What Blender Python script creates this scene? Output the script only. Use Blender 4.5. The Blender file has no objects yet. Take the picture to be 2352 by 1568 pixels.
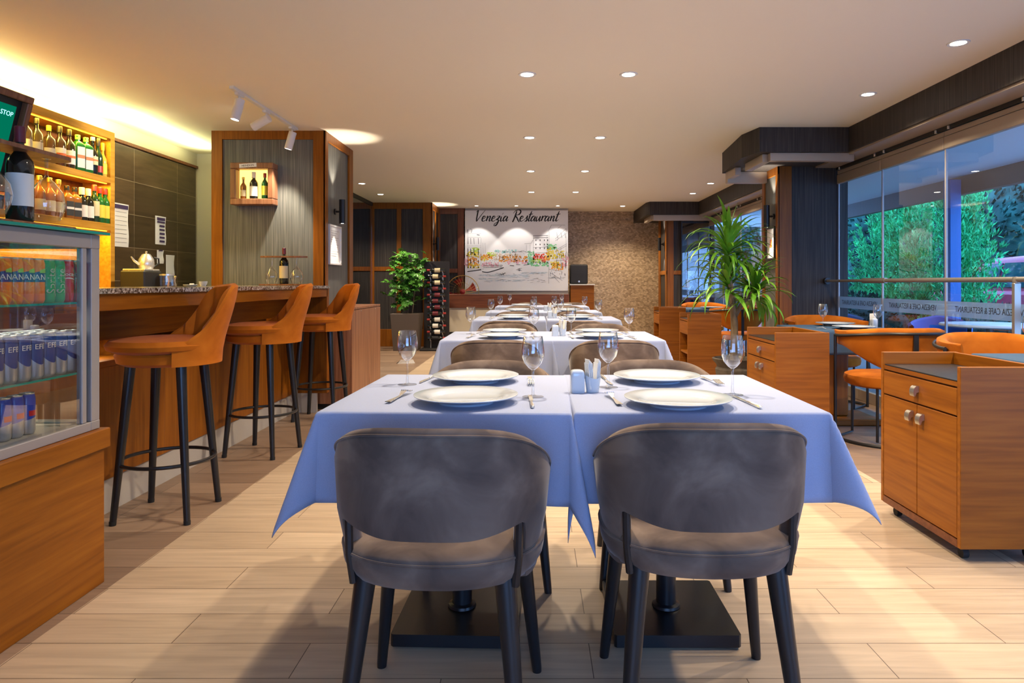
import bpy, math, random
from mathutils import Vector, Matrix, Euler
R = math.radians
PI = math.pi
scene = bpy.context.scene
C = scene.collection
rnd = random.Random(7)

# ------------------------------------------------------------ camera, sky, exposure
cam = bpy.data.cameras.new('camera')
cam.lens = 24.0
cam.sensor_width = 36.0
cam.shift_x = -0.0221
cam.shift_y = -0.0570
cam.clip_start = 0.05
cam.clip_end = 200
cam_o = bpy.data.objects.new('camera', cam)
cam_o.location = (0, 0, 1.1)
cam_o.rotation_euler = (R(90), 0, 0)
C.objects.link(cam_o)
scene.camera = cam_o
scene.view_settings.view_transform = 'Standard'
scene.view_settings.look = 'None'
scene.view_settings.gamma = 1.0
scene.view_settings.use_curve_mapping = False
scene.view_settings.exposure = 0.97
scene.cycles.max_bounces = 7
scene.cycles.diffuse_bounces = 4
scene.cycles.glossy_bounces = 4
scene.cycles.transparent_max_bounces = 18
scene.cycles.caustics_reflective = False
scene.cycles.caustics_refractive = False
scene.cycles.sample_clamp_indirect = 6.0

world = bpy.data.worlds.new('world')
scene.world = world
world.use_nodes = True
wn = world.node_tree
wn.nodes.clear()
w_out = wn.nodes.new('ShaderNodeOutputWorld')
w_bg = wn.nodes.new('ShaderNodeBackground')
w_bg.inputs['Color'].default_value = (0.24, 0.47, 1.0, 1)
w_bg.inputs['Strength'].default_value = 5.0
wn.links.new(w_bg.outputs[0], w_out.inputs[0])

DOWN_W = 66.0            # watts of one ceiling downlight
WARM = (1.0, 0.82, 0.60)

# ------------------------------------------------------------ materials
def mat(name, col=(0.8, 0.8, 0.8), rough=0.5, metal=0.0, spec=0.5, emit=None, es=0.0, sheen=0.0, coat=0.0, bump=None, alpha=None):
    m = bpy.data.materials.new(name)
    m.use_nodes = True
    nt = m.node_tree
    b = nt.nodes['Principled BSDF']
    b.inputs['Base Color'].default_value = (*col, 1)
    b.inputs['Roughness'].default_value = rough
    b.inputs['Metallic'].default_value = metal
    b.inputs['Specular IOR Level'].default_value = spec
    if sheen:
        b.inputs['Sheen Weight'].default_value = sheen
        b.inputs['Sheen Roughness'].default_value = 0.4
    if coat:
        b.inputs['Coat Weight'].default_value = coat
        b.inputs['Coat Roughness'].default_value = 0.12
    if emit:
        b.inputs['Emission Color'].default_value = (*emit, 1)
        b.inputs['Emission Strength'].default_value = es
    # a faint procedural variation so that no surface is perfectly flat in tone
    tc = nt.nodes.new('ShaderNodeTexCoord')
    nz = nt.nodes.new('ShaderNodeTexNoise')
    nz.inputs['Scale'].default_value = 60.0 if not bump else bump[0]
    nt.links.new(tc.outputs['Object'], nz.inputs['Vector'])
    mr = nt.nodes.new('ShaderNodeMapRange')
    mr.inputs['To Min'].default_value = max(0.0, rough - 0.04)
    mr.inputs['To Max'].default_value = min(1.0, rough + 0.04)
    nt.links.new(nz.outputs['Fac'], mr.inputs['Value'])
    nt.links.new(mr.outputs[0], b.inputs['Roughness'])
    if bump:
        bp = nt.nodes.new('ShaderNodeBump')
        bp.inputs['Strength'].default_value = bump[1]
        bp.inputs['Distance'].default_value = 0.004
        nt.links.new(nz.outputs['Fac'], bp.inputs['Height'])
        nt.links.new(bp.outputs[0], b.inputs['Normal'])
    return m

def ramp_mat(name, cols, scale, stretch=(1, 1, 1), rough=0.5, detail=5.0, spec=0.4, bump=0.15, sheen=0.0, coat=0.0, dist=0.3, lo=0.3, hi=0.7, bd=0.002):
    """noise stretched along an axis between several colours"""
    m = bpy.data.materials.new(name)
    m.use_nodes = True
    nt = m.node_tree
    b = nt.nodes['Principled BSDF']
    b.inputs['Roughness'].default_value = rough
    b.inputs['Specular IOR Level'].default_value = spec
    if sheen:
        b.inputs['Sheen Weight'].default_value = sheen
        b.inputs['Sheen Roughness'].default_value = 0.35
    if coat:
        b.inputs['Coat Weight'].default_value = coat
        b.inputs['Coat Roughness'].default_value = 0.15
    tc = nt.nodes.new('ShaderNodeTexCoord')
    mp = nt.nodes.new('ShaderNodeMapping')
    mp.inputs['Scale'].default_value = stretch
    nz = nt.nodes.new('ShaderNodeTexNoise')
    nz.inputs['Scale'].default_value = scale
    nz.inputs['Detail'].default_value = detail
    nz.inputs['Distortion'].default_value = dist
    cr = nt.nodes.new('ShaderNodeValToRGB')
    n = len(cols)
    el = cr.color_ramp.elements
    while len(el) < n:
        el.new(0.5)
    for i, c in enumerate(cols):
        el[i].position = lo + (hi - lo) * i / (n - 1)
        el[i].color = (*c, 1)
    nt.links.new(tc.outputs['Object'], mp.inputs['Vector'])
    nt.links.new(mp.outputs[0], nz.inputs['Vector'])
    nt.links.new(nz.outputs['Fac'], cr.inputs['Fac'])
    nt.links.new(cr.outputs[0], b.inputs['Base Color'])
    if bump:
        bp = nt.nodes.new('ShaderNodeBump')
        bp.inputs['Strength'].default_value = bump
        bp.inputs['Distance'].default_value = bd
        nt.links.new(nz.outputs['Fac'], bp.inputs['Height'])
        nt.links.new(bp.outputs[0], b.inputs['Normal'])
    return m

def plank_mat(name, c1, c2, mortar):
    m = bpy.data.materials.new(name)
    m.use_nodes = True
    nt = m.node_tree
    b = nt.nodes['Principled BSDF']
    b.inputs['Roughness'].default_value = 0.42
    b.inputs['Specular IOR Level'].default_value = 0.35
    tc = nt.nodes.new('ShaderNodeTexCoord')
    mp = nt.nodes.new('ShaderNodeMapping')
    mp.inputs['Location'].default_value = (1.11 + 0.425 + 17.0, -2.086 + 0.1862 * 40, 0)
    br = nt.nodes.new('ShaderNodeTexBrick')
    br.offset = 0.5
    br.inputs['Scale'].default_value = 1.0
    br.inputs['Brick Width'].default_value = 0.85
    br.inputs['Row Height'].default_value = 0.1862
    br.inputs['Mortar Size'].default_value = 0.0013
    br.inputs['Mortar Smooth'].default_value = 0.0
    br.inputs['Color1'].default_value = (*c1, 1)
    br.inputs['Color2'].default_value = (*c2, 1)
    br.inputs['Mortar'].default_value = (*mortar, 1)
    nt.links.new(tc.outputs['Object'], mp.inputs['Vector'])
    nt.links.new(mp.outputs[0], br.inputs['Vector'])
    m2 = nt.nodes.new('ShaderNodeMapping')
    m2.inputs['Scale'].default_value = (1.6, 22, 1)
    nz = nt.nodes.new('ShaderNodeTexNoise')
    nz.inputs['Scale'].default_value = 1.6
    nz.inputs['Detail'].default_value = 6
    nz.inputs['Distortion'].default_value = 0.6
    nt.links.new(tc.outputs['Object'], m2.inputs['Vector'])
    nt.links.new(m2.outputs[0], nz.inputs['Vector'])
    mr = nt.nodes.new('ShaderNodeMapRange')
    mr.inputs['From Min'].default_value = 0.3
    mr.inputs['From Max'].default_value = 0.7
    mr.inputs['To Min'].default_value = 0.82
    mr.inputs['To Max'].default_value = 1.1
    nt.links.new(nz.outputs['Fac'], mr.inputs['Value'])
    mx = nt.nodes.new('ShaderNodeMix')
    mx.data_type = 'RGBA'
    mx.blend_type = 'MULTIPLY'
    mx.inputs[0].default_value = 1.0
    nt.links.new(br.outputs['Color'], mx.inputs[6])
    nt.links.new(mr.outputs[0], mx.inputs[7])
    nt.links.new(mx.outputs[2], b.inputs['Base Color'])
    bp = nt.nodes.new('ShaderNodeBump')
    bp.inputs['Strength'].default_value = 0.4
    bp.inputs['Distance'].default_value = 0.002
    bp.invert = True
    nt.links.new(br.outputs['Fac'], bp.inputs['Height'])
    nt.links.new(bp.outputs[0], b.inputs['Normal'])
    return m

def tile_mat(name, c1, c2, mortar, bw, rh, ms, off=0.5, axes='xz', rough=0.5, bumpd=0.01, noise=(1, 1, 1), shift=(0, 0, 0), amp=(0.7, 1.3), nscale=3.0):
    m = bpy.data.materials.new(name)
    m.use_nodes = True
    nt = m.node_tree
    b = nt.nodes['Principled BSDF']
    b.inputs['Roughness'].default_value = rough
    tc = nt.nodes.new('ShaderNodeTexCoord')
    sp = nt.nodes.new('ShaderNodeSeparateXYZ')
    cb = nt.nodes.new('ShaderNodeCombineXYZ')
    nt.links.new(tc.outputs['Object'], sp.inputs[0])
    nt.links.new(sp.outputs[axes[0].upper()], cb.inputs['X'])
    nt.links.new(sp.outputs[axes[1].upper()], cb.inputs['Y'])
    mp = nt.nodes.new('ShaderNodeMapping')
    mp.inputs['Location'].default_value = shift
    nt.links.new(cb.outputs[0], mp.inputs['Vector'])
    br = nt.nodes.new('ShaderNodeTexBrick')
    br.offset = off
    br.inputs['Scale'].default_value = 1.0
    br.inputs['Brick Width'].default_value = bw
    br.inputs['Row Height'].default_value = rh
    br.inputs['Mortar Size'].default_value = ms
    br.inputs['Color1'].default_value = (*c1, 1)
    br.inputs['Color2'].default_value = (*c2, 1)
    br.inputs['Mortar'].default_value = (*mortar, 1)
    nt.links.new(mp.outputs[0], br.inputs['Vector'])
    m2 = nt.nodes.new('ShaderNodeMapping')
    m2.inputs['Scale'].default_value = noise
    nz = nt.nodes.new('ShaderNodeTexNoise')
    nz.inputs['Scale'].default_value = nscale
    nz.inputs['Detail'].default_value = 6
    nz.inputs['Distortion'].default_value = 0.5
    nt.links.new(tc.outputs['Object'], m2.inputs['Vector'])
    nt.links.new(m2.outputs[0], nz.inputs['Vector'])
    mr = nt.nodes.new('ShaderNodeMapRange')
    mr.inputs['From Min'].default_value = 0.3
    mr.inputs['From Max'].default_value = 0.7
    mr.inputs['To Min'].default_value = amp[0]
    mr.inputs['To Max'].default_value = amp[1]
    nt.links.new(nz.outputs['Fac'], mr.inputs['Value'])
    mx = nt.nodes.new('ShaderNodeMix')
    mx.data_type = 'RGBA'
    mx.blend_type = 'MULTIPLY'
    mx.inputs[0].default_value = 1.0
    nt.links.new(br.outputs['Color'], mx.inputs[6])
    nt.links.new(mr.outputs[0], mx.inputs[7])
    nt.links.new(mx.outputs[2], b.inputs['Base Color'])
    bp = nt.nodes.new('ShaderNodeBump')
    bp.inputs['Strength'].default_value = 0.7
    bp.inputs['Distance'].default_value = bumpd
    nt.links.new(mx.outputs[2], bp.inputs['Height'])
    nt.links.new(bp.outputs[0], b.inputs['Normal'])
    return m

def glass_mat(name, tint=(1, 1, 1), ior=1.5, rough=0.0, extra=0.0, gloss=(1, 1, 1), double=1.7):
    """clear pane: what passes is tinted, what reflects follows Fresnel"""
    m = bpy.data.materials.new(name)
    m.use_nodes = True
    nt = m.node_tree
    nt.nodes.clear()
    out = nt.nodes.new('ShaderNodeOutputMaterial')
    tr = nt.nodes.new('ShaderNodeBsdfTransparent')
    tr.inputs[0].default_value = (*tint, 1)
    gl = nt.nodes.new('ShaderNodeBsdfGlossy')
    gl.inputs['Roughness'].default_value = rough
    gl.inputs['Color'].default_value = (*gloss, 1)
    fr = nt.nodes.new('ShaderNodeFresnel')
    fr.inputs['IOR'].default_value = ior
    mix = nt.nodes.new('ShaderNodeMixShader')
    ad = nt.nodes.new('ShaderNodeMath')
    ad.operation = 'ADD'
    ad.use_clamp = True
    ad.inputs[1].default_value = extra
    # a pane has two faces: only the one met from the air side reflects, scaled for both
    ge = nt.nodes.new('ShaderNodeNewGeometry')
    inv = nt.nodes.new('ShaderNodeMath'); inv.operation = 'MULTIPLY_ADD'
    inv.inputs[1].default_value = -double; inv.inputs[2].default_value = double
    mu = nt.nodes.new('ShaderNodeMath'); mu.operation = 'MULTIPLY'
    nt.links.new(ge.outputs['Backfacing'], inv.inputs[0])
    nt.links.new(fr.outputs[0], mu.inputs[0]); nt.links.new(inv.outputs[0], mu.inputs[1])
    nt.links.new(mu.outputs[0], ad.inputs[0])
    nt.links.new(ad.outputs[0], mix.inputs[0])
    nt.links.new(tr.outputs[0], mix.inputs[1])
    nt.links.new(gl.outputs[0], mix.inputs[2])
    nt.links.new(mix.outputs[0], out.inputs[0])
    return m

def crystal_mat(name, tint):
    m = glass_mat(name, tint, 1.5, 0.03, 0.02, double=1.3)
    nt = m.node_tree
    lw = nt.nodes.new('ShaderNodeLayerWeight'); lw.inputs['Blend'].default_value = 0.5
    pw = nt.nodes.new('ShaderNodeMath'); pw.operation = 'POWER'; pw.inputs[1].default_value = 2.2
    sc = nt.nodes.new('ShaderNodeMath'); sc.operation = 'MULTIPLY'; sc.inputs[1].default_value = 0.9
    ad = nt.nodes.new('ShaderNodeMath'); ad.operation = 'ADD'; ad.use_clamp = True
    mix = [n for n in nt.nodes if n.type == 'MIX_SHADER'][0]
    old = mix.inputs[0].links[0].from_socket
    nt.links.new(lw.outputs['Facing'], pw.inputs[0]); nt.links.new(pw.outputs[0], sc.inputs[0])
    nt.links.new(old, ad.inputs[0]); nt.links.new(sc.outputs[0], ad.inputs[1]); nt.links.new(ad.outputs[0], mix.inputs[0])
    return m

def emit_mat(name, col, s):
    m = bpy.data.materials.new(name)
    m.use_nodes = True
    nt = m.node_tree
    nt.nodes.clear()
    out = nt.nodes.new('ShaderNodeOutputMaterial')
    e = nt.nodes.new('ShaderNodeEmission')
    e.inputs[0].default_value = (*col, 1)
    e.inputs[1].default_value = s
    nt.links.new(e.outputs[0], out.inputs[0])
    return m

def frost_mat(name, col, amount):
    m = bpy.data.materials.new(name)
    m.use_nodes = True
    nt = m.node_tree
    nt.nodes.clear()
    out = nt.nodes.new('ShaderNodeOutputMaterial')
    tr = nt.nodes.new('ShaderNodeBsdfTransparent')
    df = nt.nodes.new('ShaderNodeBsdfDiffuse')
    df.inputs[0].default_value = (*col, 1)
    tl = nt.nodes.new('ShaderNodeBsdfTranslucent')
    tl.inputs[0].default_value = (*col, 1)
    a = nt.nodes.new('ShaderNodeMixShader')
    a.inputs[0].default_value = 0.5
    b = nt.nodes.new('ShaderNodeMixShader')
    b.inputs[0].default_value = amount
    nt.links.new(df.outputs[0], a.inputs[1])
    nt.links.new(tl.outputs[0], a.inputs[2])
    nt.links.new(tr.outputs[0], b.inputs[1])
    nt.links.new(a.outputs[0], b.inputs[2])
    nt.links.new(b.outputs[0], out.inputs[0])
    return m

W1, W2, W3 = (0.190, 0.055, 0.003), (0.250, 0.077, 0.0045), (0.300, 0.099, 0.007)
M = {}
M['wood_v'] = ramp_mat('teak_upright_grain', [W1, W2, W3], 5.0, (9, 9, 0.5), 0.42, spec=0.25, bump=0.08)
M['wood_x'] = ramp_mat('teak_level_grain', [W1, W2, W3], 5.0, (0.5, 9, 9), 0.42, spec=0.25, bump=0.08)
M['wood_y'] = ramp_mat('teak_deep_grain', [W1, W2, W3], 5.0, (9, 0.5, 9), 0.42, spec=0.25, bump=0.08)
D1, D2, D3 = (0.10, 0.028, 0.010), (0.145, 0.042, 0.015), (0.19, 0.062, 0.022)
M['shelf_wood'] = ramp_mat('led_tinted_shelf_wood', [(0.42, 0.20, 0.02), (0.54, 0.27, 0.035), (0.62, 0.33, 0.05)], 5.0, (9, 0.5, 9), 0.4, spec=0.3, bump=0.06)  # LED glow put into the wood as a lighter, yellower colour
M['dark_v'] = ramp_mat('mahogany_upright_grain', [D1, D2, D3], 5.0, (9, 9, 0.5), 0.4, bump=0.08)
M['dark_x'] = ramp_mat('mahogany_level_grain', [D1, D2, D3], 5.0, (0.5, 9, 9), 0.4, bump=0.08)
M['walnut_v'] = ramp_mat('walnut_upright_grain', [(0.16, 0.06, 0.03), (0.26, 0.11, 0.055), (0.34, 0.16, 0.085)], 5.0, (9, 9, 0.4), 0.4, bump=0.08)
M['paper'] = ramp_mat('ribbed_wallpaper_lit_tone', [(0.092, 0.097, 0.090), (0.130, 0.133, 0.122), (0.178, 0.178, 0.160)], 16.0, (6, 6, 0.12), 0.6, detail=3, bump=0.5, lo=0.36, hi=0.64)  # same wallpaper as the charcoal one, lamplight painted in as a paler grey
M['paper_dark'] = ramp_mat('ribbed_charcoal_wallpaper', [(0.022, 0.018, 0.016), (0.034, 0.028, 0.025), (0.064, 0.052, 0.044)], 14.0, (6, 6, 0.12), 0.62, detail=3, bump=0.45, lo=0.34, hi=0.66)
M['paint'] = mat('warm_white_ceiling_paint', (0.92, 0.84, 0.67), 0.85, bump=(30, 0.03))
M['cream'] = mat('cream_wall_paint', (0.60, 0.54, 0.44), 0.75, bump=(40, 0.05))
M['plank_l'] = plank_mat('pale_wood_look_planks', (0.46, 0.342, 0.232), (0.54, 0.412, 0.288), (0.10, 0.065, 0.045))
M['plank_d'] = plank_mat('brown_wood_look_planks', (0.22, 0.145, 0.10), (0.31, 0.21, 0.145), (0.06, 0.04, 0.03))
M['mosaic'] = tile_mat('split_face_stone_mosaic', (0.30, 0.205, 0.115), (0.62, 0.46, 0.29), (0.36, 0.26, 0.16), 0.042, 0.026, 0.0015, bumpd=0.006, noise=(3, 1, 6), amp=(0.7, 1.25), nscale=10)
M['wall_tile'] = tile_mat('dark_brown_wood_look_tile', (0.050, 0.031, 0.017), (0.085, 0.053, 0.028), (0.24, 0.18, 0.12), 0.75, 0.30, 0.003, off=0.0, axes='yz', rough=0.3, bumpd=0.003, noise=(1, 1, 8), shift=(-5.47, -0.52, 0), amp=(0.65, 1.35), nscale=2.5)
M['granite'] = ramp_mat('speckled_brown_granite', [(0.04, 0.03, 0.025), (0.20, 0.16, 0.13), (0.55, 0.50, 0.44)], 90, (1, 1, 1), 0.15, spec=0.5, bump=0.0, lo=0.38, hi=0.62)
M['velvet'] = ramp_mat('taupe_velvet', [(0.092, 0.066, 0.054), (0.145, 0.104, 0.082), (0.225, 0.166, 0.128)], 5.5, (1, 1, 1), 0.8, spec=0.1, sheen=0.22, bump=0.05, detail=6, dist=0.8, lo=0.36, hi=0.66)
M['orange'] = ramp_mat('burnt_orange_velvet', [(0.32, 0.080, 0.005), (0.43, 0.118, 0.009), (0.52, 0.155, 0.014)], 5.0, (1, 1, 1), 0.8, spec=0.1, sheen=0.08, bump=0.05, detail=5, dist=0.6)
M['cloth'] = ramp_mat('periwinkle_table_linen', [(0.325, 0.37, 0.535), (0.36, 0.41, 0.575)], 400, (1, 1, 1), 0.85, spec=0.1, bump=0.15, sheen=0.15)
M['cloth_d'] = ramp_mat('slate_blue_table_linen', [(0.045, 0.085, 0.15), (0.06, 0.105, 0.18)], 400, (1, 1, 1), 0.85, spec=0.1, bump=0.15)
M['black'] = mat('satin_black_lacquer', (0.010, 0.011, 0.014), 0.32, spec=0.5)
M['black_m'] = mat('black_powder_coat', (0.012, 0.012, 0.013), 0.42)
M['china'] = mat('white_china', (0.55, 0.61, 0.68), 0.12, coat=0.3)
M['steel'] = mat('polished_steel', (0.72, 0.71, 0.69), 0.26, metal=0.72)
M['brushed'] = mat('brushed_nickel', (0.58, 0.55, 0.50), 0.34, metal=1.0)
M['alu'] = mat('champagne_anodised_aluminium', (0.46, 0.37, 0.28), 0.42, metal=0.4)
M['alu_g'] = mat('grey_anodised_aluminium', (0.36, 0.34, 0.34), 0.45, metal=0.35)
M['pewter'] = mat('pewter_tube', (0.36, 0.33, 0.29), 0.35, metal=0.7)
M['white'] = mat('white_plastic', (0.75, 0.73, 0.70), 0.4)
M['paperw'] = mat('white_printed_paper', (0.78, 0.76, 0.74), 0.8)
M['napkin'] = mat('white_tissue', (0.85, 0.84, 0.80), 0.9, bump=(80, 0.2))
M['pane'] = glass_mat('clear_window_glass', (0.93, 0.97, 0.98))
M['wine'] = crystal_mat('thin_crystal', (0.965, 0.97, 0.975))
M['footglass'] = glass_mat('thin_crystal_foot', (0.90, 0.91, 0.92), 1.5, 0.02, 0.0, double=1.0)
M['shelfglass'] = glass_mat('green_edged_glass', (0.80, 0.93, 0.88))
M['casepane'] = glass_mat('display_case_glass', (0.94, 0.95, 0.94), 1.5, 0.0, 0.04)
M['darkpane'] = glass_mat('smoked_glass', (0.45, 0.46, 0.47), 1.6, 0.0, 0.06)
M['glassedge'] = mat('teal_glass_edge', (0.02, 0.28, 0.22), 0.15)
M['frost'] = frost_mat('frosted_vinyl_band', (0.50, 0.58, 0.64), 0.62)
M['ink'] = mat('black_print', (0.012, 0.012, 0.014), 0.6)
M['purple'] = mat('purple_print', (0.05, 0.03, 0.10), 0.6)
M['lamp'] = emit_mat('downlight_lens', (1.0, 0.93, 0.80), 14.0)
M['lampw'] = emit_mat('track_spot_lens', (1.0, 0.97, 0.90), 18.0)
M['led'] = emit_mat('amber_led_strip', (1.0, 0.50, 0.04), 1.4)
M['niche'] = emit_mat('lit_amber_backlight', (1.0, 0.62, 0.13), 1.5)
M['leaf'] = ramp_mat('glossy_green_leaf', [(0.03, 0.12, 0.012), (0.07, 0.25, 0.03), (0.14, 0.38, 0.05)], 5, (1, 1, 1), 0.35, bump=0)
M['yucca'] = ramp_mat('yucca_leaf', [(0.05, 0.17, 0.012), (0.11, 0.30, 0.02), (0.24, 0.46, 0.05)], 4, (1, 1, 1), 0.38, bump=0)
M['bark'] = ramp_mat('pale_bark', [(0.12, 0.08, 0.045), (0.24, 0.18, 0.11)], 30, (1, 1, 0.4), 0.85, bump=0.6, bd=0.01)
M['soil'] = mat('dark_soil', (0.03, 0.02, 0.014), 0.95, bump=(60, 0.9))
M['stone_pot'] = ramp_mat('weathered_stone', [(0.05, 0.04, 0.03), (0.11, 0.088, 0.066)], 12, (1, 1, 1), 0.8, bump=0.4, bd=0.006)
M['grey_pot'] = mat('taupe_planter', (0.115, 0.088, 0.070), 0.5)
M['skirt'] = mat('grey_kick_board', (0.42, 0.39, 0.36), 0.5)
M['rack'] = mat('matt_black_board', (0.020, 0.017, 0.017), 0.55)
M['plex'] = mat('clear_acrylic_rod', (0.55, 0.55, 0.56), 0.15)
M['bottle_k'] = mat('near_black_glass', (0.008, 0.010, 0.009), 0.07, coat=0.5)
M['bottle_g'] = mat('green_bottle_glass', (0.012, 0.14, 0.025), 0.07, coat=0.5)
M['bottle_dg'] = mat('dark_green_bottle_glass', (0.012, 0.045, 0.018), 0.07, coat=0.5)
M['bottle_c'] = crystal_mat('clear_spirit_glass', (0.62, 0.66, 0.50))
M['bottle_y'] = mat('yellow_liqueur_glass', (0.62, 0.44, 0.06), 0.08, coat=0.5)
M['bottle_a'] = mat('amber_spirit_glass', (0.30, 0.11, 0.02), 0.08, coat=0.5)
M['lab_w'] = mat('white_label', (0.78, 0.76, 0.70), 0.7)
M['lab_c'] = mat('cream_label', (0.72, 0.62, 0.38), 0.7)
M['lab_o'] = mat('orange_label', (0.75, 0.16, 0.04), 0.6)
M['lab_y'] = mat('yellow_label', (0.80, 0.66, 0.06), 0.6)
M['red'] = mat('red_foil', (0.40, 0.03, 0.025), 0.4)
M['maroon'] = mat('maroon_foil', (0.16, 0.018, 0.03), 0.4)
M['gold'] = mat('gold_foil', (0.60, 0.42, 0.12), 0.3, metal=0.8)
M['can_o'] = mat('orange_can', (0.80, 0.20, 0.02), 0.3, coat=0.3)
M['can_g'] = mat('green_can', (0.02, 0.36, 0.11), 0.3, coat=0.3)
M['can_r'] = mat('red_can', (0.50, 0.012, 0.02), 0.3, coat=0.3)
M['can_b'] = mat('blue_can', (0.012, 0.045, 0.22), 0.3, coat=0.3)
M['can_s'] = mat('silver_can', (0.50, 0.51, 0.54), 0.3, metal=0.6)
M['can_rb'] = mat('royal_blue_can', (0.015, 0.05, 0.40), 0.3, coat=0.3)
M['lid'] = mat('aluminium_lid', (0.70, 0.69, 0.66), 0.3, metal=0.7)
M['lime'] = mat('lime_print', (0.25, 0.55, 0.10), 0.5)
M['screen'] = emit_mat('lit_green_screen', (0.0, 0.09, 0.05), 1.0)
M['screen_t'] = emit_mat('lit_screen_letters', (0.35, 0.75, 0.90), 1.0)
M['canvas'] = mat('printed_canvas', (0.84, 0.83, 0.82), 0.7)
M['mirror_room'] = mat('dim_grey_plaster', (0.10, 0.095, 0.085), 0.8)
M['terrace'] = mat('grey_terrace_paving', (0.14, 0.15, 0.16), 0.6, bump=(20, 0.2))
M['canopy'] = mat('pale_canopy_board', (0.80, 0.90, 0.94), 0.7)
M['fascia'] = mat('brown_canopy_fascia', (0.16, 0.13, 0.11), 0.6)
M['post'] = mat('blue_canopy_post', (0.02, 0.12, 0.36), 0.5)
M['conifer'] = ramp_mat('cypress_foliage', [(0.01, 0.16, 0.05), (0.02, 0.42, 0.13), (0.07, 0.75, 0.26)], 3.5, (1, 1, 1), 0.7, bump=0)
M['hedge'] = ramp_mat('dark_hedge_foliage', [(0.003, 0.022, 0.016), (0.008, 0.06, 0.045), (0.02, 0.14, 0.11)], 2.5, (1, 1, 1), 0.8, bump=0)
M['car'] = mat('magenta_car_paint', (0.30, 0.006, 0.045), 0.35, coat=0.15)
M['carglass'] = mat('dark_car_glass', (0.01, 0.03, 0.05), 0.05, coat=0.6)
M['rubber'] = mat('black_rubber', (0.012, 0.012, 0.012), 0.8)
M['bluefab'] = mat('blue_chair_fabric', (0.05, 0.13, 0.36), 0.8)
M['speaker'] = mat('black_speaker_cloth', (0.018, 0.018, 0.022), 0.7)

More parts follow.
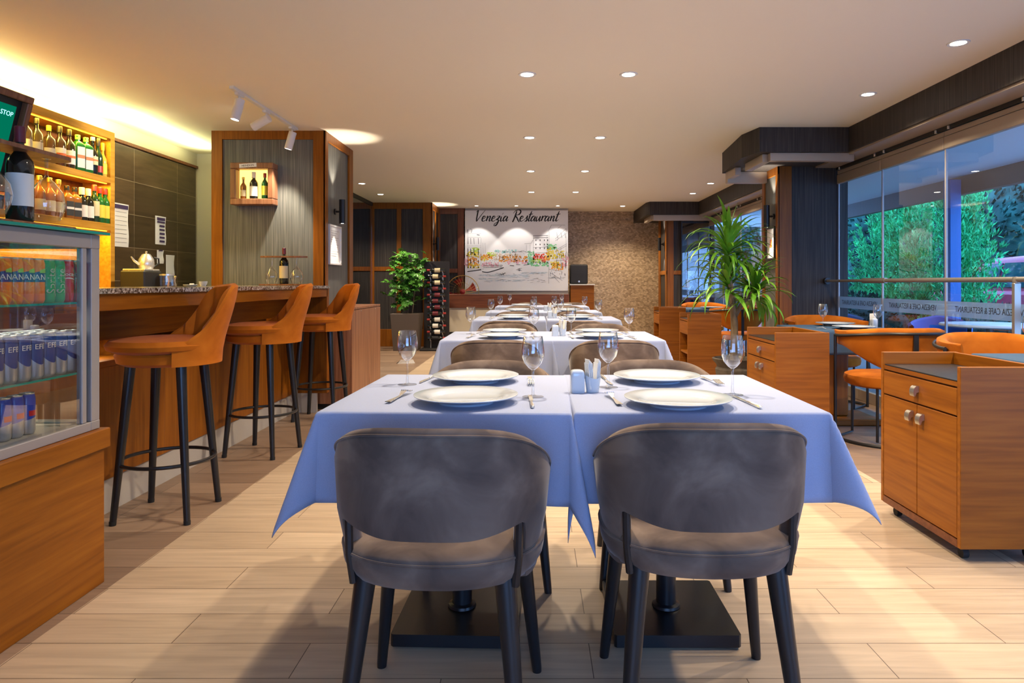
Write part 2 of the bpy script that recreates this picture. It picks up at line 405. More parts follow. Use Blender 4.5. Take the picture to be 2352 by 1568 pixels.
# ------------------------------------------------------------ mesh builder
class MB:
    def __init__(s):
        s.v = []; s.f = []; s.mi = []; s.cur = 0; s.T = None
    def _av(s, pts):
        n = len(s.v)
        if s.T is not None:
            pts = [s.T @ Vector(p) for p in pts]
        s.v.extend([tuple(p) for p in pts])
        return n
    def _af(s, fs, n):
        for f in fs:
            s.f.append(tuple(i + n for i in f))
            s.mi.append(s.cur)
    def raw(s, pts, fs):
        s._af(fs, s._av(pts)); return s
    def box(s, x0, x1, y0, y1, z0, z1, c=0.0):
        if x1 < x0: x0, x1 = x1, x0
        if y1 < y0: y0, y1 = y1, y0
        if z1 < z0: z0, z1 = z1, z0
        c = min(c, (x1-x0)*.45, (y1-y0)*.45, (z1-z0)*.45)
        if c <= 0:
            p = [(x, y, z) for x in (x0, x1) for y in (y0, y1) for z in (z0, z1)]
            return s.raw(p, [(0, 1, 3, 2), (4, 6, 7, 5), (0, 4, 5, 1), (2, 3, 7, 6), (0, 2, 6, 4), (1, 5, 7, 3)])
        idx = {}
        pts = []
        X = (x0, x1); Y = (y0, y1); Z = (z0, z1)
        for i in (0, 1):
            for j in (0, 1):
                for k in (0, 1):
                    sx, sy, sz = 1-2*i, 1-2*j, 1-2*k
                    for a in range(3):
                        p = [X[i] + sx*c, Y[j] + sy*c, Z[k] + sz*c]
                        p[a] = (X[i], Y[j], Z[k])[a]
                        idx[(i, j, k, a)] = len(pts)
                        pts.append(tuple(p))
        F = []
        def ring(ks, a): return [idx[(i, j, k, a)] for (i, j, k) in ks]
        F.append(ring([(0,0,0),(0,0,1),(0,1,1),(0,1,0)], 0)); F.append(ring([(1,0,0),(1,1,0),(1,1,1),(1,0,1)], 0))
        F.append(ring([(0,0,0),(1,0,0),(1,0,1),(0,0,1)], 1)); F.append(ring([(0,1,0),(0,1,1),(1,1,1),(1,1,0)], 1))
        F.append(ring([(0,0,0),(0,1,0),(1,1,0),(1,0,0)], 2)); F.append(ring([(0,0,1),(1,0,1),(1,1,1),(0,1,1)], 2))
        for (a, b, d) in ((0, 1, 2), (1, 2, 0), (0, 2, 1)):
            for p in (0, 1):
                for q in (0, 1):
                    k0 = [0, 0, 0]; k0[a] = p; k0[b] = q; k0[d] = 0
                    k1 = list(k0); k1[d] = 1
                    F.append([idx[(*k0, a)], idx[(*k0, b)], idx[(*k1, b)], idx[(*k1, a)]])
        for i in (0, 1):
            for j in (0, 1):
                for k in (0, 1):
                    F.append([idx[(i, j, k, 0)], idx[(i, j, k, 1)], idx[(i, j, k, 2)]])
        return s.raw(pts, F)
    def lathe(s, prof, c=(0, 0, 0), seg=24, sx=1.0, sy=1.0, power=2.0, a0=0.0, caps=False):
        """profile (r, z) turned about z"""
        pts = []; n = len(prof)
        for i in range(seg):
            a = a0 + 2*PI*i/seg
            ca, sa = math.cos(a), math.sin(a)
            if power != 2.0:
                ca2 = math.copysign(abs(ca)**(2/power), ca); sa2 = math.copysign(abs(sa)**(2/power), sa)
            else:
                ca2, sa2 = ca, sa
            for (r, z) in prof:
                pts.append((c[0] + r*ca2*sx, c[1] + r*sa2*sy, c[2] + z))
        F = []
        for i in range(seg):
            j = (i+1) % seg
            for k in range(n-1):
                F.append((i*n+k, j*n+k, j*n+k+1, i*n+k+1))
        base = s._av(pts); s._af(F, base)
        for k in (0, n-1):
            if caps and prof[k][0] > 1e-5:
                ring = [base + i*n + k for i in range(seg)]
                s.f.append(tuple(ring if k else reversed(ring))); s.mi.append(s.cur)
        return s
    def cyl(s, c, r, h, seg=20, r2=None):
        r2 = r if r2 is None else r2
        return s.lathe([(r, 0), (r2, h)], c, seg, caps=True)
    def tube(s, pts, r, seg=8, closed=False, caps=True):
        pts = [Vector(p) for p in pts]; n = len(pts)
        rr = r if isinstance(r, (list, tuple)) else [r]*n
        V = []; F = []
        up = None
        for i, p in enumerate(pts):
            if closed: t = pts[(i+1) % n] - pts[i-1]
            else: t = pts[min(i+1, n-1)] - pts[max(i-1, 0)]
            t = t.normalized() if t.length > 1e-9 else Vector((0, 0, 1))
            if up is None:
                up = Vector((0, 0, 1)) if abs(t.z) < 0.9 else Vector((1, 0, 0))
            a = t.cross(up)
            a = a.normalized() if a.length > 1e-6 else Vector((1, 0, 0))
            b = a.cross(t).normalized()
            up = b
            for k in range(seg):
                g = 2*PI*k/seg
                V.append(p + (a*math.cos(g) + b*math.sin(g))*rr[i])
        m = n if closed else n-1
        for i in range(m):
            j = (i+1) % n
            for k in range(seg):
                l = (k+1) % seg
                F.append((i*seg+k, j*seg+k, j*seg+l, i*seg+l))
        if caps and not closed:
            F.append(tuple(range(seg))); F.append(tuple(reversed(range((n-1)*seg, n*seg))))
        return s.raw(V, F)
    def prism(s, poly, z0, z1, axis='z'):
        n = len(poly)
        def P(a, b, c):
            return (a, b, c) if axis == 'z' else ((a, c, b) if axis == 'y' else (c, a, b))
        pts = [P(p[0], p[1], z0) for p in poly] + [P(p[0], p[1], z1) for p in poly]
        F = [tuple(reversed(range(n))), tuple(range(n, 2*n))]
        for i in range(n):
            j = (i+1) % n
            F.append((i, j, n+j, n+i))
        return s.raw(pts, F)
    def grid(s, f, nu, nv, cu=False, cv=False):
        V = [f(i, j) for i in range(nu) for j in range(nv)]
        F = []
        for i in range(nu if cu else nu-1):
            for j in range(nv if cv else nv-1):
                i2, j2 = (i+1) % nu, (j+1) % nv
                F.append((i*nv+j, i2*nv+j, i2*nv+j2, i*nv+j2))
        return s.raw(V, F)
    def text(s, body, size, origin, xdir, ydir, extrude=0.0005, align='CENTER', wrap=None):
        cu = bpy.data.curves.new('lettering', 'FONT')
        cu.body = body; cu.size = size; cu.extrude = extrude; cu.align_x = align; cu.resolution_u = 3
        o = bpy.data.objects.new('lettering', cu)
        C.objects.link(o)
        dg = bpy.context.evaluated_depsgraph_get()
        dg.update()
        me = bpy.data.meshes.new_from_object(o.evaluated_get(dg))
        X = Vector(xdir).normalized(); Y = Vector(ydir).normalized(); Z = X.cross(Y); O = Vector(origin)
        if wrap:   # (cx, cy, radius): wrap about a vertical axis, facing +X
            cx, cy, rad = wrap
            pts = []
            for v in me.vertices:
                a = v.co.x/rad
                pts.append((cx + (rad + v.co.z)*math.cos(a), cy + (rad + v.co.z)*math.sin(a), O.z + v.co.y))
        else:
            pts = [O + X*v.co.x + Y*v.co.y + Z*v.co.z for v in me.vertices]
        s.raw(pts, [tuple(p.vertices) for p in me.polygons])
        bpy.data.objects.remove(o); bpy.data.curves.remove(cu); bpy.data.meshes.remove(me)
        return s
    def build(s, name, mats, parent=None, loc=None, smooth=True, ang=35):
        me = bpy.data.meshes.new(name)
        me.from_pydata([tuple(v) for v in s.v], [], s.f)
        if not isinstance(mats, (list, tuple)): mats = [mats]
        for m in mats: me.materials.append(m if not isinstance(m, str) else M[m])
        if len(mats) > 1: me.polygons.foreach_set('material_index', s.mi)
        me.validate()
        me.update()
        if smooth:
            me.polygons.foreach_set('use_smooth', [True]*len(me.polygons))
            me.set_sharp_from_angle(angle=R(ang))
        o = bpy.data.objects.new(name, me)
        C.objects.link(o)
        if parent is not None: o.parent = parent
        if loc is not None: o.location = loc
        return o

def tag(o, label=None, cat=None, group=None, kind=None):
    if label: o['label'] = label
    if cat: o['category'] = cat
    if group: o['group'] = group
    if kind: o['kind'] = kind
    return o
def thing(name, label, cat, loc=(0, 0, 0), rz=0.0, group=None, kind=None):
    o = bpy.data.objects.new(name, None)
    o.empty_display_size = 0.05
    C.objects.link(o)
    o.location = loc; o.rotation_euler = (0, 0, rz)
    return tag(o, label, cat, group, kind)
def dup(root, loc, rz=None, label=None, group=None):
    r = root.copy(); C.objects.link(r); r.location = loc
    if rz is not None: r.rotation_euler = (r.rotation_euler[0], r.rotation_euler[1], rz)
    if label: r['label'] = label
    if group: r['group'] = group
    for ch in list(root.children):
        c = ch.copy(); C.objects.link(c); c.parent = r
        for g in list(ch.children):
            d = g.copy(); C.objects.link(d); d.parent = c
    return r
def struct(name, mb, m, parent=None, **k):
    o = mb.build(name, m, parent, **k)
    if parent is None: o['kind'] = 'structure'
    return o
def sthing(name, loc=(0, 0, 0)):
    o = bpy.data.objects.new(name, None); C.objects.link(o); o.location = loc
    o['kind'] = 'structure'; o['label'] = name.replace('_', ' ')
    return o
def light(kind, name, loc, energy, color, rot=(0, 0, 0), size=0.05, spot=None, blend=0.5, sy=None, parent=None):
    l = bpy.data.lights.new(name, kind)
    l.energy = energy; l.color = color
    if kind == 'AREA':
        l.shape = 'RECTANGLE' if sy else 'SQUARE'; l.size = size
        if sy: l.size_y = sy
    elif kind == 'SPOT':
        l.spot_size = R(spot); l.spot_blend = blend; l.shadow_soft_size = size
    else:
        l.shadow_soft_size = size
    o = bpy.data.objects.new(name, l); C.objects.link(o)
    o.location = loc; o.rotation_euler = rot
    if parent: o.parent = parent
    return o
def sm(a, b, x):
    t = max(0.0, min(1.0, (x-a)/(b-a))); return t*t*(3-2*t)
# ============================================================ THE SETTING
XG = 3.075      # window plane
XS = 2.82       # soffit face
CZ = 2.5        # ceiling height
YB = -1.3       # where the modelled room ends, behind the camera

mb = MB()
mb.box(-1.54, 1.905, YB, 13.6, -0.1, 0.0)
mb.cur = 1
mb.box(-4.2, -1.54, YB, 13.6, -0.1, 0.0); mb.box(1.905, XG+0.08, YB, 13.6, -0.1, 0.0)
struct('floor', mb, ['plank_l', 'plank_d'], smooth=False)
mb = MB(); mb.box(-4.2, XG+0.1, YB, 13.6, CZ, CZ+0.12)
struct('ceiling', mb, 'paint', smooth=False)
# left side: plaster wall with dark tile cladding behind the bar
mb = MB(); mb.box(-3.85, -3.66, YB, 7.4, 0, CZ)
struct('wall_left', mb, 'cream', smooth=False)
mb = MB(); mb.box(-3.66, -3.648, 1.6, 7.35, 0, 2.33)
struct('wall_tile_cladding', mb, 'wall_tile', smooth=False)
mb = MB(); mb.box(-3.66, -3.63, 1.6, 7.37, 2.33, 2.36, 0.003)
struct('trim_1', mb, 'dark_x', smooth=False)
mb = MB(); mb.box(-3.85, -2.9, 7.4, 7.5, 0, CZ)
struct('wall_bar_end', mb, 'cream', smooth=False)
# unseen wall added behind the camera, its open gap sized to limit blue daylight
mb = MB(); mb.box(-3.85, -0.7, YB-0.12, YB, 0, CZ); mb.box(1.3, XG+0.1, YB-0.12, YB, 0, CZ); mb.box(-0.7, 1.3, YB-0.12, YB, 1.55, CZ); mb.box(-0.7, 1.3, YB-0.12, YB, 0, 0.5)
struct('wall_front_added', mb, 'cream', smooth=False)
# dim room beyond the smoked glass partition
mb = MB(); mb.box(-4.2, -4.1, 7.5, 13.5, 0, CZ)
struct('wall_side_room', mb, 'mirror_room', smooth=False)
mb = MB(); mb.box(-4.1, -2.9, 11.95, 12.0, 0, CZ)
struct('wall_side_room_end', mb, 'mirror_room', smooth=False)
# back wall: stone mosaic on the right, painted recess on the left
mb = MB(); mb.box(-4.1, 3.0, 13.4, 13.55, 0, CZ)
struct('wall_back', mb, 'mosaic', smooth=False)
mb = MB(); mb.box(0.64, 2.6, 13.37, 13.4, 2.31, 2.33, 0.0); mb.box(0.64, 2.6, 13.35, 13.4, 2.46, 2.5, 0.0)
struct('trim_2', mb, 'mosaic', smooth=False)
mb = MB(); mb.box(-1.81, 0.63, 12.82, 13.4, 0, CZ)
struct('wall_back_painting_bay', mb, 'cream', smooth=False)
mb = MB(); mb.box(-1.81, 0.63, 12.80, 12.82, 0, 0.16)
struct('baseboard_back', mb, 'black_m', smooth=False)

def panelled(name, x0, x1, y0, y1, pap='paper', faces=()):
    """a solid pier with wallpaper; frames are added by frame()"""
    mb = MB(); mb.box(x0, x1, y0, y1, 0, CZ)
    return struct(name, mb, pap, smooth=False)
def frame_y(mb, x0, x1, y, stiles, rails, t=0.02, z0=0.0, z1=CZ):
    for (a, b) in stiles: mb.box(a, b, y-t, y+0.001, z0, z1, 0.002)
    for (a, b) in rails: mb.box(x0, x1, y-t*0.9, y+0.001, a, b, 0.002)
def frame_x(mb, y0, y1, x, stiles, rails, sgn=1, t=0.02, z0=0.0, z1=CZ):
    for (a, b) in stiles: mb.box(x-0.001*sgn, x+t*sgn, a, b, z0, z1, 0.002)
    for (a, b) in rails: mb.box(x-0.001*sgn, x+t*0.9*sgn, y0, y1, a, b, 0.002)

# left pier by the bar
panelled('wall_pier_left', -2.96, -1.94, 6.29, 7.2)
mb = MB()
frame_y(mb, -2.96, -1.92, 6.29, [(-2.97, -2.87), (-2.035, -1.925)], [(2.42, CZ)])
frame_x(mb, 6.27, 7.22, -1.94, [(6.27, 6.35), (7.08, 7.22)], [(2.42, CZ)])
struct('trim_3', mb, 'wood_v', smooth=False)
# panelled pier far left
panelled('wall_pier_far_left', -2.88, -1.80, 11.89, 12.85, 'paper_dark')
mb = MB()
frame_y(mb, -2.88, -1.79, 11.89, [(-2.89, -2.79), (-2.40, -2.32), (-1.945, -1.785)], [(2.39, CZ), (1.31, 1.385)])
mb.box(-2.89, -1.785, 11.84, 11.89, 0, 0.30, 0.004)
frame_x(mb, 11.87, 12.82, -1.80, [(11.87, 11.95), (12.3, 12.36), (12.72, 12.82)], [(2.39, CZ), (1.31, 1.385)])
struct('trim_4', mb, 'wood_v', smooth=False)
mb = MB()
mb.box(-1.79, -1.31, 12.79, 12.82, 0.9, CZ)
struct('wall_panel_back_left', mb, 'paper_dark', smooth=False)
mb = MB()
frame_y(mb, -1.79, -1.30, 12.79, [(-1.80, -1.765), (-1.44, -1.30)], [(2.39, CZ), (1.29, 1.37)], z0=0.9)
struct('trim_5', mb, 'dark_v', smooth=False)
# right pier by the windows
panelled('wall_pier_right', 2.475, XG+0.1, 6.92, 7.37, 'paper_dark')
mb = MB()
frame_y(mb, 2.475, XG+0.02, 6.92, [(2.465, 2.60)], [(2.30, CZ)])
frame_x(mb, 6.90, 7.37, 2.475, [(6.90, 6.96), (7.29, 7.37)], [(2.20, CZ)], sgn=-1)
struct('trim_6', mb, 'wood_v', smooth=False)
mb = MB(); mb.box(2.466, 2.4745, 6.96, 7.29, 0, 2.2)
struct('wall_pier_right_lining', mb, 'paper', smooth=False)
# far right pier
panelled('wall_pier_far_right', 2.34, XG+0.1, 12.05, 12.8, 'paper_dark')
mb = MB()
frame_y(mb, 2.34, XG, 12.05, [(2.33, 2.45), (2.80, 2.98)], [(2.27, CZ), (1.25, 1.32)])
frame_x(mb, 12.03, 12.8, 2.34, [(12.03, 12.15), (12.65, 12.8)], [(2.27, CZ), (1.25, 1.32)], sgn=-1)
struct('trim_7', mb, 'wood_v', smooth=False)
mb = MB(); mb.box(2.50, XG+0.1, 12.8, 13.4, 0, CZ)
struct('wall_far_right', mb, 'mosaic', smooth=False)

# soffit along the windows, stepping out round the two piers
def soffit(name, poly, z0=2.28):
    mb = MB(); mb.prism(poly, z0, CZ)
    struct(name, mb, 'paper_dark', smooth=False)
soffit('ceiling_soffit_near', [(XS, YB), (XG+0.1, YB), (XG+0.1, 6.13), (XS, 6.13)])
soffit('ceiling_soffit_pier', [(2.02, 6.13), (XG+0.1, 6.13), (XG+0.1, 7.35), (2.02, 7.35), (1.955, 6.45)])
soffit('ceiling_soffit_middle', [(XS, 7.35), (XG+0.1, 7.35), (XG+0.1, 11.74), (XS, 11.74)])
soffit('ceiling_soffit_far', [(1.98, 11.74), (XG+0.1, 11.74), (XG+0.1, 13.4), (1.94, 13.4), (1.94, 11.9)])
# pale metal valances under the soffits
mb = MB()
mb.box(2.13, XS+0.07, 6.17, 6.24, 2.205, 2.279, 0.003)
mb.box(2.08, 2.15, 6.24, 6.75, 2.205, 2.279, 0.003)
mb.box(2.04, 2.46, 7.22, 7.30, 2.16, 2.279, 0.003)
mb.box(2.04, 2.10, 6.95, 7.22, 2.2, 2.279, 0.003)
struct('trim_8', mb, 'alu', smooth=False)
mb = MB(); mb.box(2.05, XG, 11.78, 11.86, 2.18, 2.279, 0.003); mb.box(2.02, 2.08, 11.86, 12.6, 2.2, 2.279, 0.003)
struct('trim_9', mb, 'alu', smooth=False)
mb = MB()
for (a, b) in ((YB, 6.9), (7.37, 12.04)):
    mb.box(XS+0.02, XG-0.035, a, b, 2.262, 2.279)
struct('trim_10', mb, 'alu', smooth=False)
mb = MB()
for (a, b) in ((YB, 6.9), (7.37, 12.04)):
    mb.box(XG-0.03, XG+0.03, a, b, 2.235, 2.28)
struct('trim_11', mb, 'black_m', smooth=False)

# folding glass panes
def window(n, y0, y1, band=True, words=True):
    w = sthing('window_%d' % n, (XG, (y0+y1)/2, 0))
    h = (y1-y0)/2
    mb = MB(); mb.box(-0.005, 0.005, -h+0.004, h-0.004, 0.10, 2.105); mb.build('pane', 'pane', w, smooth=False)
    mb = MB(); mb.box(-0.022, 0.022, -h+0.003, h-0.003, 2.10, 2.19, 0.003); mb.box(-0.016, 0.016, -h+0.003, h-0.003, 2.194, 2.232, 0.003)
    mb.build('top_rail', 'alu', w, smooth=False)
    mb = MB(); mb.box(-0.022, 0.022, -h+0.003, h-0.003, 0.0, 0.10, 0.003); mb.build('bottom_rail', 'alu', w, smooth=False)
    mb = MB()
    for e in (-1, 1):
        mb.box(-0.007, 0.007, e*(h-0.004)-0.004, e*(h-0.004)+0.004, 0.1, 2.1)
    mb.build('edge_seal', 'alu_g', w, smooth=False)
    mb = MB()
    for e in (-h+0.08, h-0.08):
        mb.lathe([(0.0, -0.012), (0.012, -0.012), (0.012, 0.012), (0.0, 0.012)], (-0.03, e, 2.245), 10)
    mb.build('roller', 'steel', w)
    if band:
        mb = MB(); mb.box(0.0055, 0.0075, -h+0.008, h-0.008, 0.853, 0.966); mb.build('frosted_band', 'frost', w, smooth=False)
    if words:
        mb = MB()
        # written for people outside, so it reads mirrored from the room
        mb.text('VENEZIA CAFE & RESTAURANT', 0.062, (-0.0062, 0, 0.89), (0, 1, 0), (0, 0, 1), 0.0004)
        s = 0.74/1.0
        ys = [v[1] for v in mb.v]; ww = max(ys)-min(ys); k = 0.70/ww
        mb.v = [(v[0], v[1]*k, v[2]) for v in mb.v]
        mb.build('lettering', 'ink', w, smooth=False)
edges = [6.90, 6.03, 5.10, 4.17, 3.24, 2.31, 1.38, 0.45, -0.48, -1.3]
n = 1
for i in range(len(edges)-1):
    window(n, edges[i+1], edges[i], True, 0 <= i < 4); n += 1
for i in range(5):
    window(n, 7.38+0.93*i, 7.38+0.93*(i+1), True, False); n += 1

# hand rail in front of the windows
t = thing('hand_rail', 'pewter tube hand rail on posts in front of the glass', 'rail', (2.95, 4.18, 0))
mb = MB(); mb.tube([(0, -5.3, 1.122), (0, 1.9, 1.122)], 0.017, 12); mb.tube([(0, 1.9, 1.122), (0, 2.70, 1.122)], 0.013, 12)
mb.build('rail', 'pewter', t)
mb = MB(); mb.tube([(0, 1.55, 1.122), (0, 1.95, 1.122)], 0.023, 12); mb.build('sleeve', 'pewter', t)
mb = MB(); mb.tube([(0, 2.69, 1.122), (0, 2.735, 1.122)], 0.032, 14); mb.build('wall_flange', 'black_m', t)
for y in (0.0, -2.4):
    mb = MB(); mb.box(-0.022, 0.022, y-0.012, y+0.012, 0.0, 1.10, 0.003); mb.box(-0.05, 0.05, y-0.04, y+0.04, 0, 0.012, 0.002); mb.build('post', 'pewter', t)
    mb = MB(); mb.lathe([(0, 0.008), (0.02, 0.012), (0.024, 0.035), (0.02, 0.05), (0, 0.055)], (0, y, 1.086), 14); mb.build('bracket', 'pewter', t)

# smoked glass partition between left pier and far panelling
w = sthing('window_20', (-2.83, 9.5, 0))
for k, (a, b) in enumerate(((-2.3, -0.8), (-0.8, 0.75), (0.75, 2.36))):
    mb = MB(); mb.box(-0.006, 0.006, a+0.003, b-0.003, 0.05, 2.44); mb.build('pane', 'darkpane', w, smooth=False)
mb = MB(); mb.box(-0.02, 0.02, -2.3, 2.36, 2.44, 2.5); mb.build('top_rail', 'black_m', w, smooth=False)
mb = MB(); mb.box(-0.02, 0.02, -2.3, 2.36, 0, 0.05); mb.build('bottom_rail', 'black_m', w, smooth=False)
mb = MB(); mb.box(0.007, 0.009, -0.5, 0.0, 1.02, 1.10); mb.build('frosted_sticker', 'frost', w, smooth=False)
# glass leaf standing open beside the far pier
w = sthing('window_21', (2.75, 11.96, 0))
mb = MB(); mb.box(-0.17, 0.3, -0.006, 0.006, 0.06, 2.15); mb.build('pane', 'darkpane', w, smooth=False)
mb = MB(); mb.box(-0.18, 0.31, -0.015, 0.015, 0, 0.06); mb.box(-0.18, 0.31, -0.015, 0.015, 2.15, 2.18); mb.box(-0.18, -0.165, -0.01, 0.01, 0.06, 2.15)
mb.build('frame', 'black_m', w, smooth=False)
mb = MB(); mb.box(-0.10, -0.04, -0.03, -0.006, 1.02, 1.16, 0.004); mb.box(-0.16, -0.08, -0.04, -0.02, 1.03, 1.05, 0.004); mb.build('lock_plate', 'brushed', w, smooth=False)

# ============================================================ OUTSIDE
mb = MB(); mb.box(XG+0.08, 6.2, YB, 30, -0.12, -0.02); struct('terrace_floor', mb, 'terrace', smooth=False)
mb = MB(); mb.box(6.2, 40, -12, 50, -0.16, -0.06); struct('ground', mb, 'terrace', smooth=False)
mb = MB(); mb.box(XG+0.1, 5.35, YB, 16, 2.42, 2.54); struct('terrace_canopy', mb, 'canopy', smooth=False)
mb = MB(); mb.box(5.28, 5.38, YB, 16, 2.20, 2.60); struct('canopy_fascia', mb, 'fascia', smooth=False)
for y, l in ((8.5, 'blue steel post under the terrace canopy, right of the cypresses'), (14.5, 'blue steel post at the far end of the terrace canopy')):
    t = thing('canopy_post', l, 'post', (5.2, y, -0.02), 0, 'terrace canopy posts')
    mb = MB(); mb.box(-0.07, 0.07, -0.07, 0.07, 0, 2.40, 0.006); mb.build('shaft', 'post', t, smooth=False)
    mb = MB(); mb.box(-0.12, 0.12, -0.12, 0.12, 0, 0.015, 0.003); mb.build('base_plate', 'post', t, smooth=False)

def foliage_leaf(mb, p, d, L, wd, rr):
    d = d.normalized()
    a = d.cross(Vector((rr.uniform(-1, 1), rr.uniform(-1, 1), rr.uniform(-1, 1))))
    if a.length < 1e-4: a = Vector((1, 0, 0))
    a.normalize(); b = d.cross(a)
    m = p + d*L*0.45
    mb.raw([p, m + a*wd, p + d*L, m - a*wd, m + b*wd*0.5], [(0, 1, 4), (1, 2, 4), (2, 3, 4), (3, 0, 4)])
def cypress(loc, H, Wd, label, seed, grp='feathery cypresses outside the glass', nb=46):
    rr = random.Random(seed)
    t = thing('cypress_tree', label, 'tree', loc, 0, grp)
    mb = MB(); mb.tube([(0, 0, 0), (0.03, 0.02, H*0.4), (0, 0, H*0.8)], [0.07, 0.05, 0.02], 8); mb.build('trunk', 'bark', t)
    mb = MB()
    for i in range(nb):
        h = H*(0.12 + 0.8*rr.random())
        a = rr.uniform(0, 2*PI)
        reach = Wd*(1.05 - 0.75*h/H)*rr.uniform(0.7, 1.1)
        L = rr.uniform(0.55, 1.05)
        for s in range(16):
            q = s/15
            c = Vector((math.cos(a)*reach*q, math.sin(a)*reach*q, h - 0.10*H*(1-q) + L*q*q))
            dr = Vector((math.cos(a)*reach, math.sin(a)*reach, 2*L*q + 0.1)).normalized()
            k = 0.04 + 0.13*math.sin(PI*min(1, q*0.9+0.1))
            for _ in range(10):
                dd = (dr + Vector((rr.gauss(0, .5), rr.gauss(0, .5), rr.gauss(0.1, .45))))
                foliage_leaf(mb, c + Vector((rr.gauss(0, k*0.3), rr.gauss(0, k*0.3), rr.gauss(0, k*0.3))), dd, rr.uniform(0.05, 0.13), 0.014, rr)
    mb.build('foliage', 'conifer', t, smooth=False)
    return t
cypress((6.33, 10.1, -0.06), 2.70, 0.62, 'bright green cypress right of the blue post, feathery tips rising', 1, nb=60)
cypress((6.4, 11.6, -0.06), 2.75, 0.80, 'bright green cypress just left of the blue post', 2, nb=52)
cypress((6.9, 13.4, -0.06), 2.8, 0.8, 'cypress second from the grey window pier', 3)
cypress((6.5, 14.9, -0.06), 2.6, 0.7, 'cypress nearest the grey window pier', 4)
def bushwall(loc, sx, sy, sz, label, seed, name='dark_hedge', m='hedge', n=5200, cat='hedge', lf=0.16):
    rr = random.Random(seed)
    t = thing(name, label, cat, loc)
    mb = MB()
    mb.grid(lambda i, j: (sx*0.93*math.cos(2*PI*i/24)*math.sin(PI*j/12)*(1+0.1*rr.random()), sy*0.93*math.sin(2*PI*i/24)*math.sin(PI*j/12), sz*0.5 + sz*0.46*math.cos(PI*j/12)), 24, 13, cu=True)
    mb.build('dense_core', m, t, smooth=False)
    mb = MB()
    for _ in range(n):
        u = rr.uniform(0, 2*PI); v = math.acos(rr.uniform(-1, 1)); r = rr.uniform(0.85, 1.08)
        d = Vector((math.sin(v)*math.cos(u)*sx, math.sin(v)*math.sin(u)*sy, math.cos(v)*sz*0.5))
        p = Vector((0, 0, sz*0.5)) + d*r
        if p.z < 0: p.z = 0.02
        foliage_leaf(mb, p, d + Vector((rr.gauss(0, .3), rr.gauss(0, .3), 0.3+rr.random()*0.4)), rr.uniform(lf*.5, lf), lf*0.22, rr)
    mb.build('leaves', m, t, smooth=False)
    return t
bushwall((7.2, 18.3, -0.06), 1.2, 2.2, 2.4, 'dark green bush beyond the cypresses, nearest the pier', 11, n=2500)
bushwall((12.4, 19.6, -0.06), 1.6, 4.2, 4.4, 'tall blue-green tree mass behind the cypresses', 12, 'tall_shrubbery', n=6500, cat='shrubbery', lf=0.3)
bushwall((13.0, 10.2, -0.06), 1.6, 4.4, 4.8, 'tall dark tree mass behind the pink pickup', 13, 'tall_shrubbery', n=6500, cat='shrubbery', lf=0.3)
bushwall((16.5, 15.0, -0.06), 1.6, 2.2, 5.5, 'tallest dark tree mass far behind the pink pickup', 18, 'tall_shrubbery', n=3500, cat='shrubbery', lf=0.3)
bushwall((8.2, 22.9, -0.06), 1.1, 2.6, 3.6, 'added long dark hedge blocking pale sky beyond the far end of the terrace', 19, n=3500, lf=0.25)  # hedge added to cover pale sky seen through the far panes
bushwall((13.5, 24.3, -0.06), 5.5, 2.0, 5.0, 'dark tree mass closing the view at the end of the terrace', 14, 'tall_shrubbery', n=4500, cat='shrubbery', lf=0.34)
bushwall((5.75, 8.6, -0.06), 0.35, 0.9, 0.85, 'low dark shrub under the cypress right of the blue post', 15, 'low_shrub', n=1400, cat='shrub', lf=0.1)
bushwall((5.75, 12.2, -0.06), 0.35, 1.8, 0.95, 'low dark shrub under the cypresses left of the blue post', 16, 'low_shrub', n=2200, cat='shrub', lf=0.1)

t = thing('sky_block_wall', 'added dark wall blocking bright sky behind the tree masses outside', 'wall', (20, 14, -0.06))  # unseen wall added to stop bright sky showing through foliage gaps
mb = MB(); mb.box(0, 0.3, -26, 30, 0, 8.0); mb.box(-17, 0, 13, 13.3, 0, 8.0); mb.build('sky_block', 'mirror_room', t, smooth=False)
mb = MB(); mb.box(-0.05, 0.35, -26, 30, 8.0, 8.1); mb.build('sky_block_edge', 'fascia', t, smooth=False)
# magenta pickup, parked parallel to the terrace, nose away
t = thing('pickup_truck', 'magenta pickup truck parked beyond the terrace planting', 'truck', (8.9, 11.9, -0.06))
def extr(profile, x0, x1, inset=0.0, zt=1.0):
    mb = MB(); n = len(profile)
    xs = [x0, x0+0.06, x1-0.06, x1]
    V = []
    for i, x in enumerate(xs):
        for (y, z) in profile:
            k = 0.04 if i in (0, 3) else 0.0
            tin = inset*max(0, (z-zt))
            V.append((x + (tin if i < 2 else -tin), y*(1-k*0.1), z - (k if z > 0.9 else -k*0.3)))
    F = [tuple(reversed(range(n))), tuple(range(3*n, 4*n))]
    for i in range(3):
        for j in range(n):
            l = (j+1) % n
            F.append((i*n+j, i*n+l, (i+1)*n+l, (i+1)*n+j))
    return mb.raw(V, F)
extr([(-2.4, 0.45), (-2.42, 0.75), (-2.3, 1.02), (-0.4, 1.04), (1.1, 1.04), (2.0, 0.98), (2.35, 0.86), (2.45, 0.55), (2.35, 0.38), (-2.3, 0.38)], -0.85, 0.85, 0.1, 0.6).build('body', 'car', t, ang=50).modifiers.new('rounding', 'BEVEL').width = 0.07
extr([(-0.75, 1.02), (-0.7, 1.45), (-0.55, 1.60), (-0.2, 1.63), (0.55, 1.61), (0.8, 1.52), (1.35, 1.02)], -0.76, 0.76, 0.28, 1.0).build('cab', 'car', t, ang=50).modifiers.new('rounding', 'BEVEL').width = 0.05
mb = MB()
